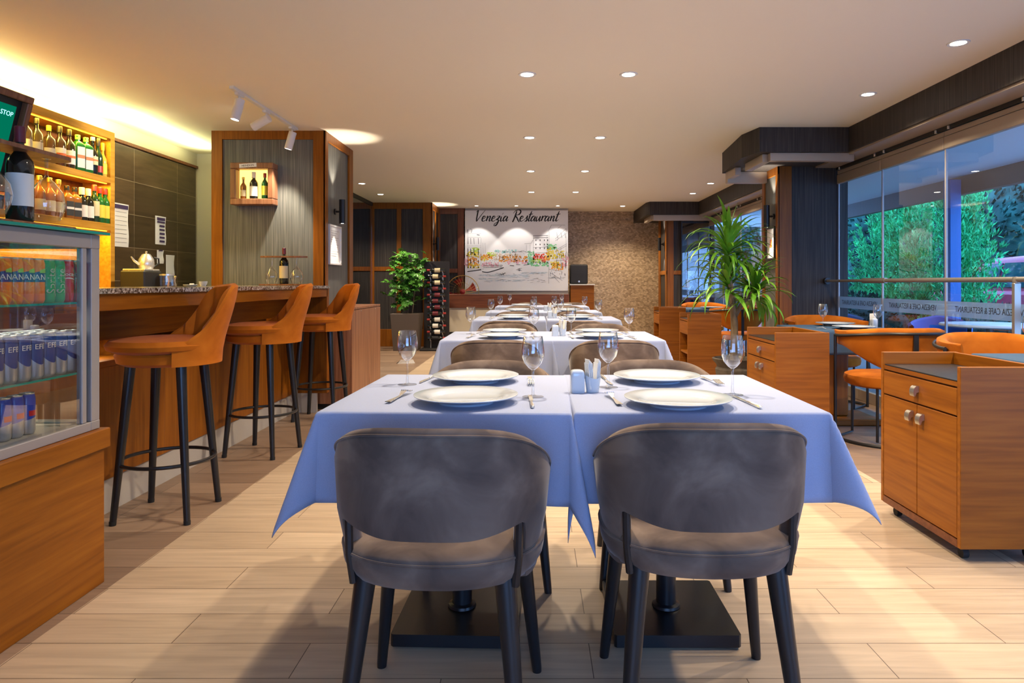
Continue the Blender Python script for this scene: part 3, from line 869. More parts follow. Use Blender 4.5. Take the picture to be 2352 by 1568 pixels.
for s in (-1, 1):
    mb.T = Matrix.Translation((s*0.685, 0, 1.28)) @ Matrix.Rotation(-s*R(15.6), 4, 'Y')
    mb.prism([(-0.58, -0.2), (-0.55, 0.17), (-0.45, 0.24), (0.1, 0.24), (0.1, -0.2)], -0.012, 0.012, 'x')
    mb.prism([(0.16, -0.2), (0.16, 0.24), (0.6, 0.22), (1.0, -0.2)], -0.012, 0.012, 'x')
mb.T = None
mb.build('side_window', 'carglass', t)
for (x, y) in ((-0.74, -1.55), (0.74, -1.55), (-0.74, 1.55), (0.74, 1.55)):
    mb = MB(); mb.T = Matrix.Translation((x, y, 0.35)) @ Matrix.Rotation(R(90), 4, 'Y')
    mb.lathe([(0.0, -0.1), (0.30, -0.11), (0.35, -0.08), (0.35, 0.08), (0.30, 0.11), (0.0, 0.1)], (0, 0, 0), 28); wh = mb.build('wheel', 'rubber', t)
    mb = MB(); mb.T = Matrix.Translation((x, y, 0.35)) @ Matrix.Rotation(R(90), 4, 'Y'); mb.lathe([(0, -0.122), (0.14, -0.12), (0.19, -0.112), (0.19, 0.112), (0.14, 0.12), (0, 0.122)], (0, 0, 0), 20); mb.build('hub_cap', 'alu_g', wh)
    mb = MB(); mb.T = Matrix.Translation((x, y, 0.36)) @ Matrix.Rotation(R(90), 4, 'Y')
    mb.grid(lambda i, j: ((0.42+0.05*(j == 1))*-math.sin(PI*i/16), (0.42+0.03*(j == 1))*math.cos(PI*i/16), (-0.1, 0, 0.1)[j]), 17, 3); mb.build('wheel_arch', 'car', t)
mb = MB(); mb.box(-0.87, -0.85, 2.0, 2.3, 0.72, 0.84, 0.01); mb.build('lamp', 'white', t)
mb = MB(); mb.box(-0.8, 0.8, 2.4, 2.5, 0.4, 0.55, 0.02); mb.box(-0.8, 0.8, -2.5, -2.4, 0.4, 0.55, 0.02); mb.build('bumper', 'steel', t)

# blue tub chairs and a table out on the terrace
def patio_chair(loc, rz, label):
    t = thing('patio_chair', label, 'chair', loc, rz, 'blue tub chairs on the terrace')
    mb = MB()
    mb.grid(lambda i, j: ((lambda a, r, z: (r*math.cos(a), r*math.sin(a), z))(R(-110+220*i/20), (0.30, 0.31, 0.28, 0.26, 0.26, 0.27)[j], (0.42, 0.74 - 0.10*abs(i-10)/10, 0.76 - 0.10*abs(i-10)/10, 0.74 - 0.10*abs(i-10)/10, 0.5, 0.42)[j])), 21, 6, cv=True)
    mb.build('backrest', 'bluefab', t)
    mb = MB(); mb.lathe([(0, 0.38), (0.25, 0.38), (0.27, 0.42), (0.25, 0.46), (0, 0.47)], (0, 0, 0), 24); mb.build('seat', 'bluefab', t)
    for (x, y) in ((.2, .2), (.2, -.2), (-.2, .2), (-.2, -.2)):
        mb = MB(); mb.tube([(x, y, 0.4), (x*1.2, y*1.2, 0)], [0.016, 0.011], 8); mb.build('leg', 'black', t)
    return t
pc = patio_chair((4.45, 7.5, -0.02), R(60), 'blue tub chair on the terrace beside the pale table, nearer the pier')
dup(pc, (4.3, 5.05, -0.02), R(-20), 'blue tub chair on the terrace in front of the pink truck')
dup(pc, (4.0, 8.9, -0.02), R(100), 'blue tub chair farthest along the terrace')
t = thing('patio_table', 'round pale table on the terrace', 'table', (4.2, 6.3, -0.02))
mb = MB(); mb.lathe([(0, 0.72), (0.4, 0.72), (0.41, 0.73), (0.4, 0.745), (0, 0.745)], (0, 0, 0), 32); mb.build('table_top', 'white', t)
mb = MB(); mb.cyl((0, 0, 0.01), 0.035, 0.71, 12); mb.build('column', 'black', t)
mb = MB(); mb.lathe([(0, 0), (0.25, 0), (0.25, 0.012), (0.05, 0.03), (0, 0.03)], (0, 0, 0), 24); mb.build('base', 'black', t)

# ============================================================ CEILING LIGHTS
def downlight(x, y, label, grp='recessed ceiling downlights', w=1.0):
    t = thing('ceiling_downlight', label, 'downlight', (x, y, CZ), 0, grp)
    mb = MB(); mb.lathe([(0.044, -0.004), (0.058, -0.006), (0.062, 0.0), (0.062, 0.0005), (0.044, 0.0005)], (0, 0, 0), 24); mb.build('trim_ring', 'white', t)
    mb = MB(); mb.lathe([(0, -0.003), (0.043, -0.003)], (0, 0, 0), 20); mb.build('lens', 'lamp', t)
    light('SPOT', 'downlight_beam', (0, 0, -0.02), DOWN_W*w, WARM, size=0.035, spot=128, blend=0.6, parent=t)
    return t
proto = None
spots = []
for (y, l) in ((2.6, 'over the nearest tables'), (4.58, 'nearest the camera in view'), (6.57, 'second in view'), (8.54, 'third in view'), (10.5, 'farthest')):
    spots.append((-0.05, y, 'ceiling downlight in the left of the two middle rows, %s' % l))
    spots.append((0.63, y, 'ceiling downlight in the right of the two middle rows, %s' % l))
for (y, l) in ((1.85, 'above the frame edge'), (2.92, 'above the big cabinet'), (3.98, 'largest one at the upper right'), (5.06, 'in front of the grey soffit corner'), (9.58, 'beyond the soffit step'), (10.66, 'last before the far soffit')):
    spots.append((2.47, y, 'ceiling downlight in the row by the windows, %s' % l))
for (y, l) in ((9.6, 'nearer one'), (10.76, 'farther one')):
    spots.append((-2.43, y, 'ceiling downlight by the smoked glass partition, %s' % l))
spots.append((1.60, 12.4, 'small ceiling downlight before the stone mosaic wall'))
for i, (x, y, l) in enumerate(spots):
    downlight(x, y, l)
for x, l in ((-1.05, 'left'), (-0.33, 'middle'), (0.42, 'right')):
    t = thing('picture_light', 'tiny ceiling spot above the canal picture, %s one' % l, 'spotlight', (x, 12.35, CZ), 0, 'picture lights')
    mb = MB(); mb.lathe([(0.03, -0.004), (0.042, -0.006), (0.045, 0.0), (0.03, 0.0)], (0, 0, 0), 20); mb.build('trim_ring', 'white', t)
    mb = MB(); mb.lathe([(0, -0.003), (0.03, -0.003)], (0, 0, 0), 16); mb.build('lens', 'lamp', t)
    light('SPOT', 'picture_beam', (0, 0, -0.02), 14, (1, 0.93, 0.86), rot=(R(14), 0, 0), size=0.02, spot=75, blend=0.25, parent=t)

# track light over the bar
t = thing('track_light', 'white ceiling track with three cylinder spots above the bar stools', 'track light', (-2.15, 5.5, CZ))
mb = MB(); mb.box(-0.017, 0.017, -0.66, 0.66, -0.022, 0, 0.002); mb.build('rail', 'white', t, smooth=False)
for (dy, ax, lit) in ((-0.53, Vector((-0.22, -0.10, -1)), 1), (-0.03, Vector((-1.0, 0.15, -0.50)), 1), (0.55, Vector((-0.28, 0.0, -1)), 1)):
    ax.normalize()
    top = Vector((0, dy, -0.022))
    mb = MB(); mb.box(-0.015, 0.015, dy-0.05, dy+0.05, -0.042, -0.02, 0.003); mb.tube([top, top+Vector((0, 0, -0.075))], 0.008, 8); st = mb.build('adapter', 'white', t)
    c0 = Vector((0, dy, -0.09)) - ax*0.03
    q = ax.to_track_quat('Z', 'Y').to_matrix().to_4x4()
    mb = MB(); mb.T = Matrix.Translation(c0) @ q
    mb.lathe([(0, 0), (0.030, 0), (0.034, 0.004), (0.034, 0.158), (0.028, 0.158), (0.026, 0.150)], (0, 0, 0), 20); hd = mb.build('spot_head', 'white', t)
    mb = MB(); mb.T = Matrix.Translation(c0) @ q; mb.lathe([(0, 0.150), (0.026, 0.150)], (0, 0, 0), 18); mb.build('lens', 'lampw', hd)
    light('SPOT', 'spot_beam', tuple(c0 + ax*0.165), 45, (1, 0.86, 0.66), rot=tuple((-ax).to_track_quat('Z', 'Y').to_euler()), size=0.025, spot=80, blend=0.5, parent=t)

# wall sconces, up and down
def sconce(x, y, z, sgn, label, w=14):
    t = thing('wall_sconce', label, 'wall light', (x, y, z), 0, 'black cylinder wall lights')
    mb = MB(); mb.lathe([(0.0, -0.11), (0.024, -0.11), (0.03, -0.115), (0.03, 0.115), (0.024, 0.11), (0.0, 0.11)], (0, 0, 0), 20); mb.build('body', 'black_m', t)
    mb = MB(); mb.tube([(0, 0, 0), (-0.07*sgn, 0, 0)], 0.010, 8); mb.tube([(-0.06*sgn, 0, 0), (-0.075*sgn, 0, 0)], 0.03, 16); mb.build('bracket', 'black_m', t)
    mb = MB(); mb.lathe([(0, 0.1115), (0.022, 0.1115)], (0, 0, 0), 14); mb.lathe([(0, -0.1115), (0.022, -0.1115)], (0, 0, 0), 14); mb.build('lens', 'lamp', t)
    light('SPOT', 'up_beam', (0, 0, 0.125), w, (1, 0.86, 0.70), rot=(PI, 0, 0), size=0.012, spot=70, blend=0.6, parent=t)
    light('SPOT', 'down_beam', (0, 0, -0.125), w, (1, 0.86, 0.70), rot=(0, 0, 0), size=0.012, spot=70, blend=0.6, parent=t)
sconce(-1.845, 6.55, 1.785, 1, 'black cylinder wall light on the side of the bar pier')
sconce(2.385, 7.02, 1.785, -1, 'black cylinder wall light on the side of the right window pier')
sconce(-1.725, 12.15, 1.80, 1, 'black cylinder wall light on the far left panelling')
sconce(2.25, 12.3, 1.80, -1, 'black cylinder wall light at the right end of the mosaic wall')
# ============================================================ THE BAR
t = thing('bar_counter', 'long wooden bar counter with speckled granite top on the left', 'counter', (-2.0, 4.2, 0))
def L(mb): mb.T = Matrix.Translation((2.0, -4.2, 0)); return mb
mb = L(MB()); mb.prism([(-2.40, 2.56), (-1.75, 2.56), (-1.75, 5.84), (-1.97, 5.86), (-1.97, 6.265), (-2.62, 6.265), (-2.62, 5.9), (-2.40, 5.84)], 1.056, 1.078); mb.build('worktop', 'granite', t, smooth=False)
mb = L(MB()); mb.box(-1.80, -1.765, 2.56, 5.82, 0.985, 1.056, 0.002); mb.box(-2.03, -1.80, 2.56, 5.82, 1.035, 1.056); mb.build('apron', 'wood_y', t, smooth=False)
mb = L(MB()); mb.box(-2.055, -2.035, 2.56, 5.80, 0.83, 1.05, 0.001); mb.build('upper_panel', 'wood_y', t, smooth=False)
mb = L(MB()); mb.box(-2.30, -2.28, 2.56, 5.80, 0.72, 1.05); mb.box(-2.30, -2.035, 2.56, 5.8, 0.70, 0.73, 0.002)
for y in (3.0, 3.55, 4.1, 4.65, 5.2): mb.box(-2.28, -2.05, y-0.008, y+0.008, 0.73, 0.84)
mb.build('niche', 'wood_y', t, smooth=False)
mb = L(MB()); mb.box(-2.06, -2.035, 2.56, 5.80, 0.165, 0.70, 0.001)
mb.build('front_panel', 'wood_v', t, smooth=False)
mb = L(MB())
for y in (3.15, 3.75, 4.35, 4.95): mb.box(-2.0365, -2.0348, y-0.0015, y+0.0015, 0.165, 0.70)
mb.build('panel_joint', 'dark_v', t, smooth=False)
mb = L(MB()); mb.box(-2.07, -2.045, 2.56, 5.80, 0.0, 0.165); mb.box(-2.07, -1.85, 5.80, 5.82, 0.0, 0.165); mb.build('kick_board', 'skirt', t, smooth=False)
mb = L(MB()); mb.box(-2.07, -1.765, 5.80, 5.86, 0.165, 1.056, 0.002); mb.box(-2.60, -2.02, 6.20, 6.26, 0.0, 1.056); mb.build('end_panel', 'wood_v', t, smooth=False)
light('AREA', 'niche_glow', (-2.17, 3.0, 0.825), 1.6, (1, 0.85, 0.6), size=0.12, sy=0.8)

# walnut cabinet beside the pier
t = thing('low_cabinet', 'narrow walnut cabinet with two doors standing against the bar pier', 'cabinet', (-1.76, 6.5, 0))
mb = MB(); mb.box(-0.155, 0.155, -0.57, 0.53, 0.05, 0.865, 0.002); mb.build('body', 'walnut_v', t, smooth=False)
mb = MB(); mb.box(-0.16, 0.168, -0.58, 0.54, 0.865, 0.885, 0.002); mb.build('top_panel', 'walnut_v', t, smooth=False)
mb = MB(); mb.box(-0.15, 0.14, -0.55, 0.52, 0.0, 0.05); mb.build('plinth', 'black_m', t, smooth=False)
for a, b in ((-0.565, 0.055), (0.06, 0.525)):
    mb = MB(); mb.box(0.155, 0.172, a, b, 0.06, 0.86, 0.002); d = mb.build('door', 'walnut_v', t, smooth=False)
    mb = MB(); mb.box(0.172, 0.176, (a+b)/2-0.02, (a+b)/2+0.02, 0.845, 0.85); mb.build('hinge', 'brushed', d, smooth=False)

# ------------------------------------------------------------ bar stools
def bar_stool():
    t = thing('bar_stool', '', 'stool', (0, 0, 0), 0, 'orange velvet bar stools')
    # back towards +x
    mb = MB(); mb.lathe([(0, 0.715), (0.19, 0.715), (0.222, 0.73), (0.232, 0.765), (0.225, 0.775), (0.0, 0.775)], (0, 0, 0), 40, sx=0.97, sy=0.91); mb.build('seat_shell', 'orange', t)
    mb = MB(); mb.lathe([(0, 0.776), (0.20, 0.776), (0.236, 0.792), (0.243, 0.812), (0.225, 0.834), (0.13, 0.846), (0, 0.850)], (-0.02, 0, 0), 40); mb.build('seat', 'orange', t)
    mb = MB()
    def top(a):
        q = abs(a)
        return 0.795 + (1.10-0.795)*(1 - 0.70*sm(30, 70, q) - 0.28*sm(62, 98, q)) - 0.008*sm(0, 30, q)
    NA = 61
    def pt(i, j):
        a = -96 + 192*i/(NA-1)
        zt = top(a); zb = 0.718
        u = j/15
        A = R(a)
        th = 0.026*min(1.0, (1.02-(abs(a)/96)**6))
        if j <= 6:      # outer, bottom to top
            k = j/6; z = zb + (zt-0.012-zb)*k; r = 0.236 + 0.075*sm(0.72, 1.12, z)
        elif j == 7: z = zt; r = 0.236 + 0.075*sm(0.72, 1.12, zt) - th*0.5
        else:
            k = (j-8)/7; z = (zt-0.012) + (zb-zt+0.012)*k
            r = 0.236 + 0.075*sm(0.72, 1.12, z) - th
            if abs(a) < 62: r += -0.015*abs(math.cos(R(a*180/20.6)))*sm(0.80, 0.86, z) + 0.003
        return (r*math.cos(A)*1.0 + 0.0, r*math.sin(A)*0.94, z)
    mb.grid(pt, NA, 16)
    mb.build('backrest', 'orange', t)
    mb = MB()
    for sx in (-1, 1):
        for a in (-93, 93):
            pass
    for (x, y) in ((-1, -1), (1, -1), (-1, 1), (1, 1)):
        mb = MB(); mb.tube([(x*0.115, y*0.115, 0.72), (x*0.165, y*0.165, 0.02), (x*0.166, y*0.166, 0.0)], [0.023, 0.0145, 0.0135], 16); lg = mb.build('leg', 'black', t)
        mb = MB(); mb.tube([(x*0.1657, y*0.1657, 0.018), (x*0.1665, y*0.1665, 0.0)], [0.0155, 0.015], 14); mb.build('foot_cap', 'rubber', lg)
    mb = MB(); mb.tube([(0.205*math.cos(2*PI*k/36), 0.205*math.sin(2*PI*k/36), 0.265) for k in range(36)], 0.0085, 10, closed=True); mb.build('footrest', 'black', t)
    for ch in t.children:      # the seat swivels on its fixed legs
        if ch.name.split('.')[0] in ('seat_shell', 'seat', 'backrest'): ch.rotation_euler = (0, 0, R(36))
    return t
bs = bar_stool()
bs.location = (-1.755, 3.27, 0); bs.rotation_euler = (0, 0, R(2)); bs['label'] = 'orange velvet bar stool nearest the display case'
dup(bs, (-1.765, 4.44, 0), R(-10), 'orange velvet bar stool in the middle of the three')
dup(bs, (-1.74, 5.56, 0), R(-3), 'orange velvet bar stool farthest along the bar, by the walnut cabinet')

# ------------------------------------------------------------ bottles
def bottle_proto(name, H, r, hb, rn, body, cap, label=None, lz=(0.15, 0.45), square=False, capc=0.12, neck_label=None, cat='bottle'):
    """H height, r body radius, hb height where the shoulder starts, rn neck radius; label faces +x"""
    t = thing(name, '', cat)
    pw = 5.0 if square else 2.0
    sg = 28 if square else 20
    sh = hb + (H-hb)*0.42
    prof = [(0, 0.0), (r*0.92, 0.0), (r, 0.006), (r, hb), (r*0.93, hb+(sh-hb)*0.3), (rn*1.6, hb+(sh-hb)*0.75), (rn, sh), (rn, H*0.93), (rn*1.15, H*0.94), (rn*1.15, H*0.965), (rn*0.9, H*0.97), (0, H*0.97)]
    mb = MB(); mb.lathe(prof, (0, 0, 0), sg, power=pw); mb.build('body', body, t)
    mb = MB(); mb.lathe([(0, H), (rn*1.15, H), (rn*1.28, H*0.995), (rn*1.28, H*(1-capc)), (rn*1.05, H*(1-capc))][::-1], (0, 0, 0), 14); mb.build('cap', cap, t)
    if label:
        mb = MB()
        z0, z1 = H*lz[0], H*lz[1]
        if square:
            mb.box(r, r+0.001, -r*0.72, r*0.72, z0, z1)
        else:
            mb.grid(lambda i, j: ((r+0.0008)*math.cos(R(-75+150*i/12)), (r+0.0008)*math.sin(R(-75+150*i/12)), z0 if j == 0 else z1), 13, 2)
        lb = mb.build('label', label, t)
        if neck_label:
            mb = MB(); zz = z0 + (z1-z0)*0.45
            if square: mb.box(r+0.001, r+0.0018, -r*0.72, r*0.72, zz, zz+(z1-z0)*0.16)
            else: mb.grid(lambda i, j: ((r+0.0016)*math.cos(R(-60+120*i/12)), (r+0.0016)*math.sin(R(-60+120*i/12)), zz if j == 0 else zz+(z1-z0)*0.18), 13, 2)
            mb.build('label_stripe', neck_label, lb)
    return t
BK = {
 'clear': bottle_proto('spirit_bottle', 0.30, 0.038, 0.17, 0.012, 'bottle_c', 'ink', 'lab_w', (0.12, 0.42), capc=0.15),
 'clear2': bottle_proto('spirit_bottle', 0.27, 0.040, 0.16, 0.012, 'bottle_c', 'lab_y', 'lab_w', (0.12, 0.40), capc=0.14),
 'pour': bottle_proto('spirit_bottle', 0.29, 0.040, 0.165, 0.013, 'bottle_c', 'ink', 'lab_w', (0.10, 0.45), capc=0.16, neck_label='lab_o'),
 'jag': bottle_proto('liqueur_bottle', 0.27, 0.040, 0.19, 0.014, 'bottle_g', 'lime', 'lab_w', (0.08, 0.66), square=True, capc=0.13, neck_label='lab_o'),
 'black': bottle_proto('liqueur_bottle', 0.29, 0.036, 0.15, 0.013, 'bottle_k', 'lab_c', 'lab_c', (0.25, 0.48), capc=0.10, neck_label='lab_o'),
 'green': bottle_proto('wine_bottle', 0.30, 0.034, 0.14, 0.012, 'bottle_dg', 'ink', 'red', (0.08, 0.25), capc=0.22),
 'yellow': bottle_proto('liqueur_bottle', 0.27, 0.030, 0.12, 0.010, 'bottle_y', 'lab_y', 'lab_y', (0.08, 0.38), capc=0.22),
 'jack': bottle_proto('whisky_bottle', 0.24, 0.038, 0.15, 0.013, 'bottle_a', 'ink', 'ink', (0.08, 0.52), square=True, capc=0.14, neck_label='lab_w'),
 'cork': bottle_proto('whisky_bottle', 0.25, 0.038, 0.14, 0.015, 'bottle_k', 'lab_w', 'lab_w', (0.10, 0.46), capc=0.22),
 'jam': bottle_proto('whisky_bottle', 0.28, 0.034, 0.16, 0.013, 'bottle_g', 'red', 'lab_y', (0.14, 0.50), capc=0.17),
 'jamw': bottle_proto('whisky_bottle', 0.29, 0.034, 0.16, 0.013, 'bottle_dg', 'red', 'lab_c', (0.16, 0.56), capc=0.16),
 'amber': bottle_proto('whisky_bottle', 0.27, 0.037, 0.15, 0.013, 'bottle_a', 'gold', 'lab_c', (0.12, 0.40), capc=0.12),
}
used = set()
def put_bottle(kind, loc, label, group, rz=0.0):
    b = BK[kind]
    if kind in used:
        return dup(b, loc, rz, label, group)
    used.add(kind)
    b.location = loc; b.rotation_euler = (0, 0, rz)
    return tag(b, label, None, group)

# ------------------------------------------------------------ lit wall shelf behind the bar
SX0, SX1 = -3.645, -3.40
YS0, YS1 = 3.3, 5.53
t = thing('back_bar_shelf', 'lit orange wooden bottle shelf on the wall behind the bar', 'shelf', (-3.5, 4.4, 0))
def S(mb): mb.T = Matrix.Translation((3.5, -4.4, 0)); return mb
mb = S(MB()); mb.box(SX0, SX1, YS0, YS1, 2.255, 2.315, 0.003); mb.build('top_panel', 'shelf_wood', t, smooth=False)
mb = S(MB()); mb.box(SX0, SX1, YS1-0.055, YS1, 0.95, 2.255, 0.002); mb.build('side_panel', 'shelf_wood', t, smooth=False)
mb = S(MB()); mb.box(SX0, SX1, YS0, YS0+0.055, 0.95, 2.255, 0.002); mb.build('side_panel', 'shelf_wood', t, smooth=False)
mb = S(MB()); mb.box(SX0, SX1, YS0+0.055, YS1-0.055, 1.90, 1.945, 0.002); mb.build('shelf_board', 'shelf_wood', t, smooth=False)
mb = S(MB()); mb.box(SX0, SX1, YS0+0.055, YS1-0.055, 1.52, 1.575, 0.002); mb.build('shelf_board', 'shelf_wood', t, smooth=False)
mb = S(MB()); mb.box(SX0, SX0+0.02, YS0+0.055, YS1-0.055, 1.575, 2.255); mb.build('back_panel', 'dark_v', t, smooth=False)
mb = S(MB()); mb.box(SX0, SX0+0.02, YS0+0.055, YS1-0.055, 0.95, 1.52); mb.build('lower_panel', 'shelf_wood', t, smooth=False)
mb = S(MB())
for z in (2.253, 1.898, 1.518): mb.box(SX1-0.035, SX1-0.02, YS0+0.07, YS1-0.07, z-0.006, z)
mb.build('led_strip', 'led', t, smooth=False)
for z in (2.24, 1.885, 1.505):
    light('AREA', 'shelf_glow', (SX1-0.03, (YS0+YS1)/2, z), 10, (1, 0.60, 0.06), size=0.03, sy=YS1-YS0-0.2)
light('AREA', 'cove_glow', (-3.50, 3.9, 2.345), 13, (0.95, 1.0, 0.50), rot=(PI, 0, 0), size=0.10, sy=3.6)
light('AREA', 'cove_glow_end', (-3.40, 6.3, 2.38), 6, (0.95, 0.97, 0.50), rot=(PI, 0, 0), size=0.10, sy=1.6)
gU, gL = 'bottles on the upper lit shelf', 'bottles on the lower lit shelf'
U = [('clear', 4.62, 'clear spirit bottle half hidden behind the maroon bottle neck, upper lit shelf'),
     ('clear', 4.72, 'clear spirit bottle with tall black cap on the upper lit shelf'),
     ('clear2', 4.84, 'clear spirit bottle with yellow cap on the upper lit shelf'),
     ('pour', 4.95, 'clear bottle with black pourer on the upper lit shelf, left of its twin'),
     ('pour', 5.05, 'clear bottle with black pourer on the upper lit shelf, beside the green square ones'),
     ('jag', 5.145, 'square green liqueur bottle with white label, left of the two'),
     ('jag', 5.24, 'square green liqueur bottle with white label, right of the two'),
     ('black', 5.32, 'dark liqueur bottle with cream and orange label on the upper lit shelf'),
     ('green', 5.385, 'slim green bottle with red label low down, upper lit shelf'),
     ('yellow', 5.445, 'slim yellow liqueur bottle at the right end of the upper lit shelf')]
for k, y, l in U: put_bottle(k, (-3.445, y, 1.946), l, gU, R(-20))
Lw = [('amber', 4.62, 'amber bottle at the left end of the lower lit shelf, behind the hanging glass'),
      ('amber', 4.74, 'amber bottle second from the left on the lower lit shelf'),
      ('amber', 4.84, 'amber bottle behind the dark box on the lower lit shelf'),
      ('amber', 4.93, 'amber bottle just left of the square whisky bottles'),
      ('jack', 5.02, 'square whisky bottle with black and white label, left of the two'),
      ('jack', 5.105, 'square whisky bottle with black and white label, right of the two'),
      ('cork', 5.185, 'dark whisky bottle with wide white stopper, left of the two'),
      ('cork', 5.26, 'dark whisky bottle with wide white stopper, right of the two'),
      ('jamw', 5.335, 'green whisky bottle with cream label and red capsule on the lower lit shelf'),
      ('jam', 5.40, 'green whisky bottle with yellow label, left of the last two'),
      ('jam', 5.465, 'green whisky bottle with yellow label, last on the lower lit shelf')]
for k, y, l in Lw: put_bottle(k, (-3.44, y, 1.576), l, gL, R(-20))
mb = MB(); mb.box(-0.05, 0.05, -0.10, 0.10, 0, 0.09, 0.003)
tag(mb.build('box', 'rack', None, (-3.45, 4.28, 1.576), smooth=False), 'plain dark grey box on the lower lit shelf behind the hanging glass', 'box')

# back counter with coffee things
t = thing('back_counter', 'dark back counter below the tiled wall, behind the granite', 'counter', (-3.3, 5.0, 0))
mb = MB(); mb.box(-0.34, 0.22, -2.3, 2.36, 0.86, 0.90, 0.003); mb.build('worktop', 'granite', t, smooth=False)
mb = MB(); mb.box(-0.34, 0.18, -2.3, 2.36, 0.0, 0.86); mb.build('body', 'dark_v', t, smooth=False)
t = thing('tea_machine', 'black tea boiler on the back counter under the left notice', 'tea boiler', (-3.22, 5.58, 0.90))
mb = MB(); mb.box(-0.10, 0.10, -0.12, 0.14, 0, 0.30, 0.01); mb.build('body', 'black_m', t, smooth=False)
mb = MB(); mb.box(-0.09, 0.09, -0.10, 0.12, 0.30, 0.315, 0.003); mb.build('hot_plate', 'steel', t, smooth=False)
mb = MB(); mb.tube([(0.10, 0, 0.08), (0.14, 0, 0.08), (0.14, 0, 0.05)], 0.008, 8); mb.build('tap', 'steel', t)
t = thing('teapot', 'polished steel teapot standing on the black tea boiler', 'teapot', (-3.22, 5.66, 1.215))
mb = MB(); mb.lathe([(0, 0), (0.05, 0), (0.062, 0.03), (0.058, 0.08), (0.04, 0.11), (0, 0.115)], (0, 0, 0), 20); mb.build('body', 'steel', t)
mb = MB(); mb.lathe([(0.04, 0.11), (0.03, 0.125), (0.006, 0.13), (0.01, 0.145), (0, 0.15)], (0, 0, 0), 14); mb.build('lid', 'steel', t)
mb = MB(); mb.tube([(0.03, 0.055, 0.10), (0.05, 0.095, 0.09), (0.05, 0.10, 0.05), (0.03, 0.06, 0.02)], 0.007, 8); mb.build('handle', 'black_m', t)
mb = MB(); mb.tube([(-0.03, -0.05, 0.04), (-0.05, -0.09, 0.07), (-0.06, -0.11, 0.10)], [0.012, 0.009, 0.006], 8); mb.build('spout', 'steel', t)
t = thing('storage_jar', 'straight clear jar beside the black tea boiler', 'jar', (-3.05, 5.66, 0.90))
mb = MB(); mb.lathe([(0, 0), (0.055, 0), (0.055, 0.26), (0.05, 0.262), (0.05, 0.006), (0, 0.006)], (0, 0, 0), 20); mb.build('body', 'wine', t)
mb = MB(); mb.lathe([(0.0, 0.262), (0.058, 0.262), (0.058, 0.275), (0, 0.275)], (0, 0, 0), 20); mb.build('lid', 'steel', t)
mb = MB(); mb.lathe([(0, 0.007), (0.048, 0.007), (0.048, 0.17), (0, 0.17)], (0, 0, 0), 16); mb.build('contents', 'lid', t)
t = thing('milk_jug', 'small polished steel milk jug on the back counter by the pier', 'jug', (-3.2, 6.55, 0.90))
mb = MB(); mb.lathe([(0, 0), (0.06, 0), (0.065, 0.05), (0.05, 0.14), (0.052, 0.19), (0.049, 0.188), (0.045, 0.14), (0, 0.02)], (0, 0, 0), 20); mb.build('body', 'steel', t)
mb = MB(); mb.tube([(0.03, 0.045, 0.16), (0.05, 0.09, 0.15), (0.05, 0.09, 0.07), (0.03, 0.05, 0.05)], 0.008, 8); mb.build('handle', 'black_m', t)
t = thing('coffee_grinder', 'small dark grinder beside the milk jug', 'grinder', (-3.05, 6.7, 0.90))
mb = MB(); mb.lathe([(0, 0), (0.05, 0), (0.05, 0.10), (0.035, 0.13), (0.035, 0.17), (0, 0.175)], (0, 0, 0), 18); mb.build('body', 'black_m', t)
t = thing('coffee_pot', 'long handled copper pot leaning left of the milk jug', 'pot', (-3.3, 6.3, 0.90))
mb = MB(); mb.lathe([(0, 0), (0.045, 0), (0.05, 0.05), (0.035, 0.09), (0.04, 0.11), (0.037, 0.11), (0, 0.02)], (0, 0, 0), 18); mb.build('body', 'gold', t)
mb = MB(); mb.tube([(0, -0.03, 0.10), (0, -0.07, 0.19)], [0.006, 0.009], 8); mb.build('handle', 'black_m', t)
# things standing on the granite
def tea_glass(x, y, label):
    t = thing('tea_glass', label, 'glass', (x, y, 1.078), 0, 'small glasses on the bar counter')
    mb = MB(); mb.lathe([(0, 0.002), (0.024, 0), (0.026, 0.012), (0.019, 0.035), (0.026, 0.068), (0.0245, 0.068), (0.018, 0.035), (0.02, 0.006), (0, 0.006)], (0, 0, 0), 20); mb.build('bowl', 'wine', t)
    return t
g = tea_glass(-2.30, 4.33, 'small waisted tea glass on the granite bar top, left of the saucer')
t = thing('saucer', 'small white saucer on the granite bar top', 'saucer', (-2.28, 4.52, 1.078), 0)
mb = MB(); mb.lathe([(0, 0.003), (0.03, 0), (0.045, 0.010), (0.044, 0.012), (0.028, 0.004), (0, 0.005)], (0, 0, 0), 24); mb.build('dish', 'china', t)
mb = MB(); mb.box(-0.012, 0.012, -0.009, 0.009, 0, 0.014, 0.002); mb.build('sugar_cube', 'napkin', t, (0.01, 0.0, 0.006), smooth=False)
t = thing('espresso_cup', 'small white cup lying back from the granite edge, by the milk jug', 'cup', (-2.33, 4.80, 1.078))
mb = MB(); mb.lathe([(0, 0), (0.017, 0), (0.027, 0.02), (0.029, 0.035), (0.027, 0.035), (0.02, 0.01), (0, 0.004)], (0, 0, 0), 20); mb.build('bowl', 'china', t)
mb = MB(); mb.tube([(0.0, 0.026, 0.03), (0, 0.04, 0.025), (0, 0.038, 0.012), (0, 0.022, 0.01)], 0.003, 6); mb.build('handle', 'china', t)

